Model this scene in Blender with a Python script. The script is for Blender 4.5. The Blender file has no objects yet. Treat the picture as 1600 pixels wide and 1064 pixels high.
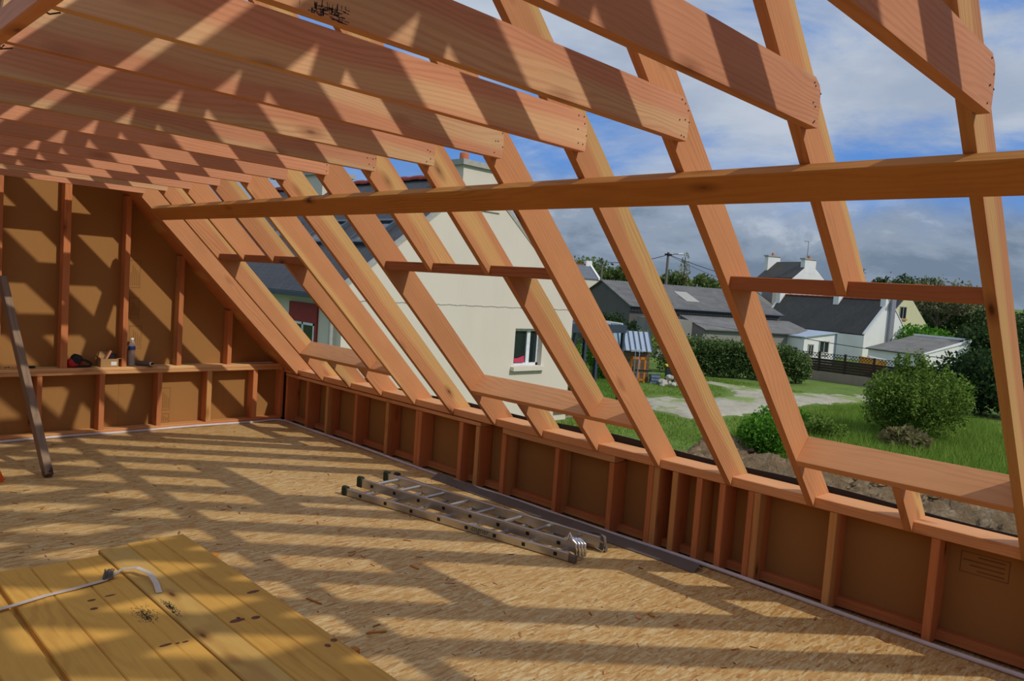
import bpy, bmesh, math, random
import numpy as np
from mathutils import Vector, Matrix

scene = bpy.context.scene
COL = scene.collection
rnd = random.Random(7)

# ------------------------------------------------------------------ camera, sky, sun, exposure
cam_data = bpy.data.cameras.new('camera')
cam_data.sensor_width = 36.0
cam_data.lens = 1194.87 / 1600 * 36.0
cam_data.clip_start = 0.03
cam_data.clip_end = 600
cam = bpy.data.objects.new('camera', cam_data)
COL.objects.link(cam)
CR = Vector((0.70372, -0.70699, 0.07033))
CU = Vector((0.00014, 0.09913, 0.99507))
CD = Vector((0.71048, 0.70024, -0.06986))
m = Matrix((CR, CU, -CD)).transposed().to_4x4()
m.translation = (-4.1096, -7.4253, 1.6)
cam.matrix_world = m
scene.camera = cam

scene.view_settings.view_transform = 'Standard'
scene.view_settings.look = 'None'
scene.view_settings.gamma = 1.0
scene.view_settings.use_curve_mapping = False
scene.view_settings.exposure = 0.0

SUN_STRENGTH = 2.2
SUN_COLOR = (1.0, 0.955, 0.88)
SKY_STRENGTH = 1.03
sun_dir = Vector((0.275, -1.104, 1.0)).normalized()          # towards the sun
sl = bpy.data.lights.new('sun', 'SUN')
sl.energy = SUN_STRENGTH
sl.color = SUN_COLOR
sl.angle = math.radians(0.9)
so = bpy.data.objects.new('sun', sl)
COL.objects.link(so)
so.rotation_euler = sun_dir.to_track_quat('Z', 'Y').to_euler()
so.location = (3, -12, 14)


def build_sky():
    w = bpy.data.worlds.new('sky')
    scene.world = w
    w.use_nodes = True
    nt = w.node_tree
    N, L = nt.nodes, nt.links
    N.clear()
    out = N.new('ShaderNodeOutputWorld')
    bg = N.new('ShaderNodeBackground')
    bg.inputs['Strength'].default_value = SKY_STRENGTH
    L.new(bg.outputs[0], out.inputs[0])
    tc = N.new('ShaderNodeTexCoord')
    sep = N.new('ShaderNodeSeparateXYZ')
    L.new(tc.outputs['Generated'], sep.inputs[0])

    def noise(scale, detail, sc3, off=(0, 0, 0), rough=0.55, dist=0.0):
        mp = N.new('ShaderNodeMapping')
        mp.inputs['Scale'].default_value = sc3
        mp.inputs['Location'].default_value = off
        L.new(tc.outputs['Generated'], mp.inputs[0])
        n = N.new('ShaderNodeTexNoise')
        n.inputs['Scale'].default_value = scale
        n.inputs['Detail'].default_value = detail
        n.inputs['Roughness'].default_value = rough
        n.inputs['Distortion'].default_value = dist
        L.new(mp.outputs[0], n.inputs['Vector'])
        return n.outputs['Fac']

    def ramp(src, stops, interp='EASE'):
        r = N.new('ShaderNodeValToRGB')
        r.color_ramp.interpolation = interp
        while len(r.color_ramp.elements) < len(stops):
            r.color_ramp.elements.new(0.5)
        for e, (p, c) in zip(r.color_ramp.elements, stops):
            e.position = p
            e.color = (c, c, c, 1) if not isinstance(c, tuple) else (*c, 1)
        L.new(src, r.inputs[0])
        return r.outputs[0]

    def math_(op, a, b):
        n = N.new('ShaderNodeMath')
        n.operation = op
        for i, v in enumerate((a, b)):
            if isinstance(v, (int, float)):
                n.inputs[i].default_value = v
            else:
                L.new(v, n.inputs[i])
        return n.outputs[0]

    def mix(f, a, b):
        n = N.new('ShaderNodeMixRGB')
        for i, v in enumerate((f, a, b)):
            if isinstance(v, tuple):
                n.inputs[i].default_value = (*v, 1)
            else:
                L.new(v, n.inputs[i])
        return n.outputs[0]

    z = sep.outputs['Z']
    # blue gradient with elevation
    blue = ramp(z, [(0.0, (0.20, 0.32, 0.55)), (0.10, (0.11, 0.27, 0.64)), (0.30, (0.10, 0.25, 0.60)), (1.0, (0.07, 0.19, 0.50))])
    # veil of thin cloud, thicker higher up, broken by a clear band
    n1 = noise(2.6, 8, (1, 1, 3.2), (3.1, 0.4, 0.2), 0.58, 0.4)
    cover = ramp(z, [(0.0, 0.60), (0.13, 0.30), (0.185, 0.38), (0.27, 0.78), (0.6, 0.82), (1.0, 0.8)])
    v = math_('ADD', math_('MULTIPLY', math_('SUBTRACT', n1, 0.5), 3.3), cover)
    veil = ramp(v, [(0.22, 0.0), (0.95, 0.92)])
    n2 = noise(5.0, 6, (1, 1, 3.0), (7.7, 1.0, 0.0))
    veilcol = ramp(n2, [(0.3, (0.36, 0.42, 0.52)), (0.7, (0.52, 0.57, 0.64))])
    hi = ramp(z, [(0.36, (1.0, 1.0, 1.0)), (0.95, (1.45, 1.42, 1.36))])  # added brightening of the veil towards the unseen zenith, fills the floor shade
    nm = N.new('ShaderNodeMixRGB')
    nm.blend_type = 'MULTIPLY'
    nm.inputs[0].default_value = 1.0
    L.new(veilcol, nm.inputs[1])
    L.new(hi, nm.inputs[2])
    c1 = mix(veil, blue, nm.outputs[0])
    # dark slate bank along the horizon, with paler puffs in it
    n3 = noise(3.6, 8, (1, 1, 2.2), (1.3, 4.2, 0.0), 0.6, 0.3)
    edge = math_('ADD', z, math_('MULTIPLY', math_('SUBTRACT', n3, 0.5), 0.13))
    low = ramp(edge, [(0.085, 1.0), (0.155, 0.0)])
    n4 = noise(4.4, 8, (1, 1, 2.2), (9.3, 2.2, 0.5), 0.6, 0.3)
    n4b = math_('ADD', n4, math_('MULTIPLY', z, 0.9))
    slate = ramp(n4b, [(0.46, (0.165, 0.220, 0.30)), (0.59, (0.26, 0.32, 0.41)), (0.70, (0.47, 0.52, 0.58))])
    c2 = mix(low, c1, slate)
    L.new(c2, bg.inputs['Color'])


build_sky()

# ------------------------------------------------------------------ material helpers


def srgb(r, g, b):
    f = lambda c: (c / 255) / 12.92 if c / 255 <= 0.04045 else ((c / 255 + 0.055) / 1.055) ** 2.4
    return (f(r), f(g), f(b))


class NT:
    def __init__(self, name, rough=0.7, metallic=0.0, spec=0.3):
        self.m = bpy.data.materials.new(name)
        self.m.use_nodes = True
        self.t = self.m.node_tree
        self.N, self.L = self.t.nodes, self.t.links
        self.b = self.N['Principled BSDF']
        self.b.inputs['Roughness'].default_value = rough
        self.b.inputs['Metallic'].default_value = metallic
        self.b.inputs['Specular IOR Level'].default_value = spec
        self.tc = self.N.new('ShaderNodeTexCoord')
        self.oi = None

    def link(self, a, b):
        self.L.new(a, b)

    def val(self, inp, v):
        if isinstance(v, (int, float)):
            inp.default_value = v
        elif isinstance(v, tuple):
            inp.default_value = (*v, 1) if len(inp.default_value) == 4 else v
        else:
            self.L.new(v, inp)

    def rand(self):
        if not self.oi:
            self.oi = self.N.new('ShaderNodeObjectInfo')
        return self.oi.outputs['Random']

    def coords(self, scale=(1, 1, 1), vary=False, space='Object', rot=(0, 0, 0)):
        mp = self.N.new('ShaderNodeMapping')
        mp.inputs['Scale'].default_value = scale
        mp.inputs['Rotation'].default_value = rot
        self.link(self.tc.outputs[space], mp.inputs[0])
        if vary:
            a = self.N.new('ShaderNodeVectorMath')
            a.operation = 'ADD'
            c = self.N.new('ShaderNodeCombineXYZ')
            for i, k in enumerate((37.0, 11.0, 23.0)):
                self.link(self.math('MULTIPLY', self.rand(), k), c.inputs[i])
            self.link(mp.outputs[0], a.inputs[0])
            self.link(c.outputs[0], a.inputs[1])
            return a.outputs[0]
        return mp.outputs[0]

    def math(self, op, a, b=0.0, c=0.0):
        n = self.N.new('ShaderNodeMath')
        n.operation = op
        self.val(n.inputs[0], a)
        self.val(n.inputs[1], b)
        self.val(n.inputs[2], c)
        return n.outputs[0]

    def noise(self, vec, scale, detail=4, rough=0.5, dist=0.0):
        n = self.N.new('ShaderNodeTexNoise')
        n.inputs['Scale'].default_value = scale
        n.inputs['Detail'].default_value = detail
        n.inputs['Roughness'].default_value = rough
        n.inputs['Distortion'].default_value = dist
        self.link(vec, n.inputs['Vector'])
        return n.outputs['Fac']

    def voro(self, vec, scale, out='Color', feature='F1'):
        n = self.N.new('ShaderNodeTexVoronoi')
        n.feature = feature
        n.inputs['Scale'].default_value = scale
        self.link(vec, n.inputs['Vector'])
        return n.outputs[out]

    def ramp(self, src, stops, interp='LINEAR'):
        r = self.N.new('ShaderNodeValToRGB')
        r.color_ramp.interpolation = interp
        while len(r.color_ramp.elements) < len(stops):
            r.color_ramp.elements.new(0.5)
        for e, (p, c) in zip(r.color_ramp.elements, stops):
            e.position = p
            e.color = (*c, 1) if isinstance(c, tuple) else (c, c, c, 1)
        self.link(src, r.inputs[0])
        return r.outputs[0]

    def mix(self, f, a, b, mode='MIX'):
        n = self.N.new('ShaderNodeMixRGB')
        n.blend_type = mode
        self.val(n.inputs[0], f)
        self.val(n.inputs[1], a)
        self.val(n.inputs[2], b)
        return n.outputs[0]

    def sepxyz(self, vec):
        s = self.N.new('ShaderNodeSeparateXYZ')
        self.link(vec, s.inputs[0])
        return s.outputs

    def island(self):
        g = self.N.new('ShaderNodeNewGeometry')
        return g.outputs['Random Per Island']

    def color(self, c):
        self.val(self.b.inputs['Base Color'], c)

    def bump(self, h, strength=0.3, dist=0.01):
        n = self.N.new('ShaderNodeBump')
        n.inputs['Strength'].default_value = strength
        n.inputs['Distance'].default_value = dist
        self.link(h, n.inputs['Height'])
        self.link(n.outputs[0], self.b.inputs['Normal'])


def plain(name, c, rough=0.6, metallic=0.0, spec=0.3, vary=0.12, scale=8.0):
    t = NT(name, rough, metallic, spec)
    n = t.noise(t.coords(), scale, 5, 0.6)
    lo = tuple(x * (1 - vary) for x in c)
    hi = tuple(min(1, x * (1 + vary)) for x in c)
    t.color(t.ramp(n, [(0.3, lo), (0.7, hi)]))
    return t.m


def timber(name, heart, sap, dark, sapamt=0.5, knots=True, rings=52.0):
    """Sawn softwood; the grain runs along the local X axis of the piece."""
    t = NT(name, 0.72, 0.0, 0.22)
    v = t.coords((1, 1, 1), vary=True)
    x, y, z = t.sepxyz(v)
    warp = t.noise(t.coords((0.55, 2.6, 2.6), vary=True), 1.0, 3, 0.5, 0.4)
    fine = t.noise(t.coords((2.0, 12, 12), vary=True), 1.0, 3, 0.6)
    ph = t.math('ADD', t.math('MULTIPLY', t.math('ADD', t.math('MULTIPLY', y, 0.6), z), rings * 6.28), t.math('MULTIPLY', warp, 85.0))
    ph = t.math('ADD', ph, t.math('MULTIPLY', fine, 3.0))
    ringf = t.ramp(t.math('MULTIPLY', t.math('ADD', t.math('SINE', ph), 1.0), 0.5), [(0.35, 0.0), (0.95, 1.0)])
    ringa = t.ramp(t.noise(t.coords((0.7, 4, 4), vary=True), 1.3, 3), [(0.42, 0.08), (0.7, 1.0)])
    streak = t.noise(t.coords((2.4, 110, 110), vary=True), 1.0, 3, 0.6)
    raw = t.sepxyz(t.coords((1, 1, 1)))
    se = t.math('SINE', t.math('ADD', t.math('ADD', t.math('MULTIPLY', raw[2], 16.0), t.math('MULTIPLY', t.rand(), 12.56)), t.math('MULTIPLY', warp, 2.4)))
    sapf = t.ramp(se, [(0.72 - 0.5 * sapamt, 0.0), (1.02 - 0.4 * sapamt, 0.9)])
    base = t.mix(sapf, heart, sap)
    base = t.mix(t.math('MULTIPLY', t.math('MULTIPLY', ringf, ringa), 0.40), base, dark)
    base = t.mix(t.math('MULTIPLY', streak, 0.30), base, dark)
    blot = t.noise(t.coords((1, 2.5, 2.5), vary=True), 2.2, 4, 0.6)
    base = t.mix(t.ramp(blot, [(0.35, 0.0), (0.75, 0.35)]), base, tuple(min(1, c * 1.25) for c in heart))
    if knots:
        kn = t.N.new('ShaderNodeTexVoronoi')
        kn.inputs['Scale'].default_value = 1.0
        kn.inputs['Randomness'].default_value = 1.0
        kv = t.N.new('ShaderNodeCombineXYZ')
        t.link(t.math('MULTIPLY', x, 2.1), kv.inputs[0])
        t.link(t.math('MULTIPLY', t.math('ADD', y, z), 6.0), kv.inputs[1])
        t.link(kv.outputs[0], kn.inputs['Vector'])
        kd = kn.outputs['Distance']
        halo = t.ramp(kd, [(0.06, 0.6), (0.20, 0.0)])
        base = t.mix(halo, base, tuple(c * 0.72 for c in dark))
        core = t.ramp(kd, [(0.035, 0.85), (0.075, 0.0)])
        base = t.mix(core, base, tuple(c * 0.32 for c in dark))
    bright = t.math('ADD', 0.88, t.math('MULTIPLY', t.rand(), 0.22))
    bc = t.N.new('ShaderNodeCombineXYZ')
    for i in range(3):
        t.link(bright, bc.inputs[i])
    base = t.mix(1.0, base, bc.outputs[0], 'MULTIPLY')
    t.color(base)
    t.bump(t.math('ADD', streak, t.math('MULTIPLY', ringf, 0.3)), 0.2, 0.004)
    return t.m


M = {}
M['fir'] = timber('fir_timber', srgb(198, 137, 90), srgb(212, 172, 108), srgb(138, 78, 42), 0.3)
M['tie'] = timber('fir_tie_timber', srgb(208, 146, 108), srgb(216, 178, 130), srgb(148, 86, 54), 0.22)
M['sill'] = timber('fir_header_timber', srgb(220, 158, 106), srgb(222, 172, 116), srgb(158, 96, 56), 0.15)
M['header'] = timber('shaded_fir_header', srgb(172, 108, 66), srgb(178, 122, 76), srgb(118, 64, 36), 0.1)  # same fir with the shade on the headers put into its colour
M['ledge'] = timber('pale_fir_ledge', srgb(222, 168, 112), srgb(232, 194, 132), srgb(160, 100, 60), 0.6)
M['beam'] = timber('amber_beam_timber', srgb(200, 136, 70), srgb(206, 154, 84), srgb(128, 72, 32), 0.4)
M['stud'] = timber('fir_stud_timber', srgb(202, 128, 78), srgb(212, 166, 100), srgb(146, 78, 42), 0.25)
M['plank'] = timber('yellow_pine_plank', srgb(214, 164, 76), srgb(216, 178, 100), srgb(160, 98, 42), 0.6, True, 30)
M['grey_wood'] = timber('weathered_timber', srgb(140, 116, 92), srgb(152, 130, 104), srgb(88, 66, 50), 0.3)
M['bearer'] = timber('bearer_timber', srgb(190, 126, 52), srgb(196, 140, 66), srgb(120, 70, 30), 0.3, False)


def osb():
    t = NT('osb_board', 0.62, 0.0, 0.3)
    layers = []
    nz = t.noise(t.coords((1, 1, 1), vary=True), 22.0, 2)
    for k, (rot, sc) in enumerate([(0.25, 1.0), (0.95, 1.2), (-0.35, 1.35), (2.2, 1.1), (-1.1, 1.25), (0.05, 0.9)]):
        v = t.coords((17 * sc, 95 * sc, 1), vary=True, rot=(0, 0, rot))
        a = t.N.new('ShaderNodeVectorMath')
        a.operation = 'ADD'
        t.link(v, a.inputs[0])
        cc = t.N.new('ShaderNodeCombineXYZ')
        t.link(t.math('MULTIPLY', nz, 2.0), cc.inputs[0])
        t.link(t.math('MULTIPLY', nz, 2.2), cc.inputs[1])
        t.link(cc.outputs[0], a.inputs[1])
        layers.append(t.sepxyz(t.voro(a.outputs[0], 1.0, 'Color')))
    base = None
    for k, q in enumerate(layers):
        c = t.ramp(q[0], [(0.0, srgb(176, 122, 66)), (0.10, srgb(206, 156, 92)), (0.35, srgb(226, 180, 116)), (0.65, srgb(238, 200, 140)), (0.92, srgb(252, 230, 184)), (1.0, srgb(196, 140, 80))])
        if base is None:
            base = c
        else:
            base = t.mix(t.ramp(q[1], [(0.52, 0.0), (0.58, 0.85)]), base, c)
    st = t.noise(t.coords((30, 200, 1), vary=True, rot=(0, 0, 0.2)), 1.0, 3, 0.6)
    base = t.mix(t.math('MULTIPLY', t.ramp(st, [(0.45, 0.0), (0.8, 1.0)]), 0.3), base, srgb(196, 144, 86))
    for rot, sc in ((0.7, 1.0), (-0.6, 1.4)):
        fl = t.voro(t.coords((11 * sc, 70 * sc, 1), vary=True, rot=(0, 0, rot)), 1.0, 'Distance')
        base = t.mix(t.ramp(fl, [(0.06, 0.65), (0.12, 0.0)]), base, srgb(120, 74, 38))
    big = t.noise(t.coords((1, 1, 1), vary=True), 2.5, 4)
    base = t.mix(t.ramp(big, [(0.3, 0.18), (0.7, 0.0)]), base, srgb(200, 150, 94))
    base = t.mix(1.0, base, (0.72, 0.70, 0.60), 'MULTIPLY')
    t.color(base)
    t.bump(st, 0.2, 0.002)
    return t.m


M['osb'] = osb()


def fibreboard():
    t = NT('brown_fibreboard', 0.85, 0.0, 0.15)
    n = t.noise(t.coords((1, 1, 1)), 260.0, 2, 0.7)
    n2 = t.noise(t.coords((1, 1, 1)), 3.0, 4)
    c = t.mix(t.math('MULTIPLY', n, 0.35), srgb(170, 123, 70), srgb(142, 100, 56))
    c = t.mix(t.math('MULTIPLY', n2, 0.25), c, srgb(146, 104, 58))
    t.color(c)
    return t.m


M['fibre'] = fibreboard()
M['print'] = plain('printed_ink', srgb(118, 82, 44), 0.9)
M['membrane'] = plain('black_membrane', srgb(26, 26, 32), 0.5, 0, 0.4)
M['strip'] = plain('white_sealing_strip', srgb(206, 196, 196), 0.6, 0, 0.4)
M['flash'] = plain('grey_flashing', srgb(104, 94, 84), 0.6, 0.0, 0.3)
M['alu'] = plain('aluminium', srgb(190, 186, 180), 0.34, 0.85, 0.5)
M['alu_bright'] = plain('bright_metal', srgb(225, 228, 232), 0.18, 1.0, 0.5)
M['black'] = plain('black_plastic', srgb(24, 26, 24), 0.5, 0, 0.4)
M['darkgreen'] = plain('dark_green_rubber', srgb(38, 50, 36), 0.55)
M['red'] = plain('red_plastic', srgb(178, 26, 34), 0.35, 0, 0.5)
M['orange'] = plain('orange_plastic', srgb(232, 92, 24), 0.45)
M['card'] = plain('cardboard', srgb(172, 134, 86), 0.9)
M['white'] = plain('white_paper', srgb(226, 224, 220), 0.6)
M['strap'] = plain('white_strap', srgb(204, 190, 174), 0.4, 0, 0.5)
M['green_ink'] = plain('green_lettering', srgb(30, 72, 42), 0.6)
M['nail'] = plain('nail_steel', srgb(70, 64, 60), 0.4, 0.7)


def island_mat(name, stops, rough=0.8, spec=0.2, trans=0.35):
    t = NT(name, rough, 0, spec)
    c = t.ramp(t.island(), stops)
    big = t.noise(t.coords((1, 1, 1)), 0.9, 3)
    c = t.mix(t.ramp(big, [(0.35, 0.3), (0.65, 0.0)]), c, stops[0][1])
    t.color(c)
    if trans:
        tr = t.N.new('ShaderNodeBsdfTranslucent')
        t.link(c, tr.inputs['Color'])
        mx = t.N.new('ShaderNodeMixShader')
        mx.inputs[0].default_value = trans
        t.link(t.b.outputs[0], mx.inputs[1])
        t.link(tr.outputs[0], mx.inputs[2])
        t.link(mx.outputs[0], t.N['Material Output'].inputs['Surface'])
    return t.m


M['chips'] = island_mat('wood_shavings', [(0.0, srgb(120, 70, 40)), (0.4, srgb(168, 104, 62)), (0.8, srgb(206, 160, 104)), (1.0, srgb(92, 60, 46))], trans=0)
M['leaf_bush'] = island_mat('bush_leaves', [(0.0, srgb(62, 86, 28)), (0.5, srgb(112, 142, 52)), (1.0, srgb(166, 184, 88))])
M['leaf_bright'] = island_mat('bright_leaves', [(0.0, srgb(50, 92, 24)), (0.5, srgb(90, 148, 40)), (1.0, srgb(138, 186, 66))])
M['leaf_dark'] = island_mat('dark_leaves', [(0.0, srgb(30, 46, 24)), (0.6, srgb(54, 78, 38)), (1.0, srgb(88, 112, 56))])
M['leaf_hedge'] = island_mat('hedge_leaves', [(0.0, srgb(48, 68, 30)), (0.5, srgb(94, 122, 58)), (1.0, srgb(168, 182, 118))])
M['leaf_tree'] = island_mat('tree_leaves', [(0.0, srgb(64, 82, 40)), (0.5, srgb(104, 124, 64)), (1.0, srgb(146, 158, 92))])
M['leaf_far'] = island_mat('far_tree_leaves', [(0.0, srgb(50, 68, 42)), (0.5, srgb(80, 100, 58)), (1.0, srgb(112, 128, 78))])
M['leaf_grey'] = island_mat('sparse_leaves', [(0.0, srgb(104, 104, 72)), (0.5, srgb(140, 138, 96)), (1.0, srgb(170, 164, 122))])
M['dry'] = island_mat('dry_stalks', [(0.0, srgb(110, 98, 62)), (0.6, srgb(156, 142, 98)), (1.0, srgb(130, 140, 78))])
M['blade'] = island_mat('grass_blades', [(0.0, srgb(92, 122, 40)), (0.5, srgb(130, 162, 58)), (1.0, srgb(172, 190, 92))])
M['bark'] = plain('bark', srgb(84, 72, 58), 0.9)


def ground_mat():
    t = NT('lawn', 0.9, 0, 0.1)
    n = t.noise(t.coords((1, 1, 1)), 0.35, 5, 0.6)
    n2 = t.noise(t.coords((1, 1, 1)), 6.0, 5, 0.7)
    c = t.ramp(n, [(0.3, srgb(96, 118, 56)), (0.55, srgb(116, 138, 66)), (0.75, srgb(138, 146, 84))])
    c = t.mix(t.ramp(n2, [(0.35, 0.5), (0.65, 0.0)]), c, srgb(82, 102, 46))
    t.color(c)
    t.bump(n2, 0.6, 0.08)
    return t.m


def gravel_mat():
    t = NT('gravel', 0.95, 0, 0.1)
    n = t.noise(t.coords((1, 1, 1)), 0.9, 6, 0.65)
    n2 = t.noise(t.coords((1, 1, 1)), 18.0, 4, 0.7)
    c = t.ramp(n, [(0.3, srgb(168, 156, 132)), (0.6, srgb(194, 186, 166)), (0.8, srgb(172, 160, 126))])
    c = t.mix(t.ramp(n2, [(0.35, 0.4), (0.6, 0.0)]), c, srgb(118, 110, 96))
    g = t.noise(t.coords((1, 1, 1)), 0.55, 4, 0.7)
    c = t.mix(t.ramp(g, [(0.52, 0.0), (0.62, 0.85)]), c, srgb(124, 146, 66))
    t.color(c)
    t.bump(n2, 0.5, 0.03)
    return t.m


def soil_mat():
    t = NT('bare_soil', 0.95, 0, 0.1)
    n = t.noise(t.coords((1, 1, 1)), 2.2, 6, 0.7)
    n2 = t.noise(t.coords((1, 1, 1)), 14.0, 5, 0.7)
    c = t.ramp(n, [(0.3, srgb(108, 88, 62)), (0.55, srgb(146, 122, 92)), (0.75, srgb(186, 166, 134))])
    c = t.mix(t.ramp(n2, [(0.35, 0.5), (0.65, 0.0)]), c, srgb(74, 58, 40))
    t.color(c)
    t.bump(n2, 0.7, 0.06)
    return t.m


M['lawn'] = ground_mat()
M['gravel'] = gravel_mat()
M['soil'] = soil_mat()


def render_mat(name, c, stain):
    t = NT(name, 0.85, 0, 0.15)
    n = t.noise(t.coords((1, 1, 0.4)), 0.8, 5, 0.6)
    n2 = t.noise(t.coords((1, 1, 1)), 40.0, 3, 0.6)
    col = t.mix(t.ramp(n, [(0.45, 0.0), (0.8, 0.45)]), c, stain)
    col = t.mix(t.math('MULTIPLY', n2, 0.12), col, stain)
    t.color(col)
    return t.m


M['cream'] = render_mat('cream_render', srgb(222, 211, 192), srgb(204, 194, 174))
M['whitewall'] = render_mat('white_render', srgb(242, 240, 234), srgb(206, 204, 196))
M['yellowwall'] = render_mat('pale_yellow_render', srgb(216, 210, 168), srgb(196, 190, 148))
M['greywall'] = render_mat('grey_render', srgb(150, 146, 138), srgb(112, 108, 102))
M['darkwall'] = render_mat('dark_grey_cladding', srgb(104, 100, 96), srgb(84, 80, 78))


def slate(name, c1, c2, rows=3.2):
    t = NT(name, 0.6, 0, 0.35)
    v = t.coords((1, 1, 1))
    br = t.N.new('ShaderNodeTexBrick')
    br.inputs['Scale'].default_value = rows
    br.inputs['Color1'].default_value = (*c1, 1)
    br.inputs['Color2'].default_value = (*c2, 1)
    br.inputs['Mortar'].default_value = (*[x * 0.5 for x in c1], 1)
    br.inputs['Mortar Size'].default_value = 0.02
    br.inputs['Brick Width'].default_value = 0.9
    br.inputs['Row Height'].default_value = 0.5
    t.link(v, br.inputs['Vector'])
    n = t.noise(t.coords((1, 1, 1)), 0.8, 5, 0.65)
    t.color(t.mix(t.ramp(n, [(0.4, 0.0), (0.75, 0.5)]), br.outputs['Color'], tuple(x * 0.7 for x in c2)))
    return t.m


M['slate'] = slate('dark_slate', srgb(62, 61, 62), srgb(74, 73, 74))
M['slate_old'] = slate('old_dark_slate', srgb(66, 62, 54), srgb(78, 74, 64))
M['slate_blue'] = slate('blue_slate', srgb(104, 108, 116), srgb(116, 120, 126))
M['fibro'] = plain('fibre_cement_sheet', srgb(118, 116, 112), 0.85, 0, 0.2, 0.2, 1.2)
M['zinc'] = plain('pale_metal_sheet', srgb(172, 184, 196), 0.45, 0.15, 0.5, 0.08, 1.0)
M['ridge'] = plain('red_ridge_tile', srgb(152, 66, 52), 0.75)
M['redpaint'] = plain('red_paint', srgb(150, 48, 44), 0.6)
M['trim_grey'] = plain('light_grey_trim', srgb(170, 166, 156), 0.7)
M['flue'] = plain('grey_flue', srgb(150, 150, 156), 0.5, 0.2)
M['frame_white'] = plain('white_window_frame', srgb(226, 228, 228), 0.4)
M['frame_dark'] = plain('anthracite_frame', srgb(66, 76, 88), 0.4, 0.2, 0.5)
M['pot'] = plain('terracotta', srgb(186, 104, 66), 0.8)
M['pole'] = plain('grey_pole', srgb(120, 112, 102), 0.85)
M['wire'] = plain('black_cable', srgb(28, 28, 30), 0.6)
M['fence'] = plain('dark_brown_fence', srgb(66, 52, 42), 0.8)
M['concrete'] = render_mat('concrete', srgb(164, 146, 126), srgb(130, 114, 96))
M['stone'] = plain('pale_stone', srgb(186, 178, 164), 0.85, 0, 0.2, 0.2, 3)
M['shedwood'] = timber('shed_board', srgb(128, 108, 84), srgb(140, 122, 98), srgb(72, 58, 44), 0.3, False)
M['yellow'] = plain('yellow_plastic', srgb(226, 206, 44), 0.4)
M['bin'] = plain('dark_green_plastic', srgb(52, 64, 62), 0.5)
M['bluecrate'] = plain('blue_grey_plastic', srgb(112, 128, 146), 0.5)
M['ochre'] = plain('ochre_paint', srgb(196, 138, 46), 0.6)
M['ochre_rack'] = plain('orange_wood_paint', srgb(214, 126, 44), 0.6)
M['pink'] = plain('pink_cloth', srgb(196, 62, 92), 0.8)


def glass(name, c, rough=0.05):
    t = NT(name, rough, 0.0, 0.7)
    t.color(c)
    return t.m


M['glass'] = glass('dark_window_glass', srgb(34, 42, 44))
M['skyglass'] = glass('skylight_glass', srgb(52, 60, 72), 0.04)


def clear_glass():
    t = NT('clear_glass', 0.02, 0, 0.5)
    t.color(srgb(220, 235, 230))
    t.b.inputs['Transmission Weight'].default_value = 1.0
    t.b.inputs['IOR'].default_value = 1.08
    return t.m


M['clear'] = clear_glass()
M['bottle'] = plain('thin_clear_plastic', srgb(214, 220, 224), 0.15, 0, 0.6)
M['bottle'].node_tree.nodes['Principled BSDF'].inputs['Alpha'].default_value = 0.38
M['label_blue'] = plain('blue_label', srgb(70, 104, 176), 0.5)


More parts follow.
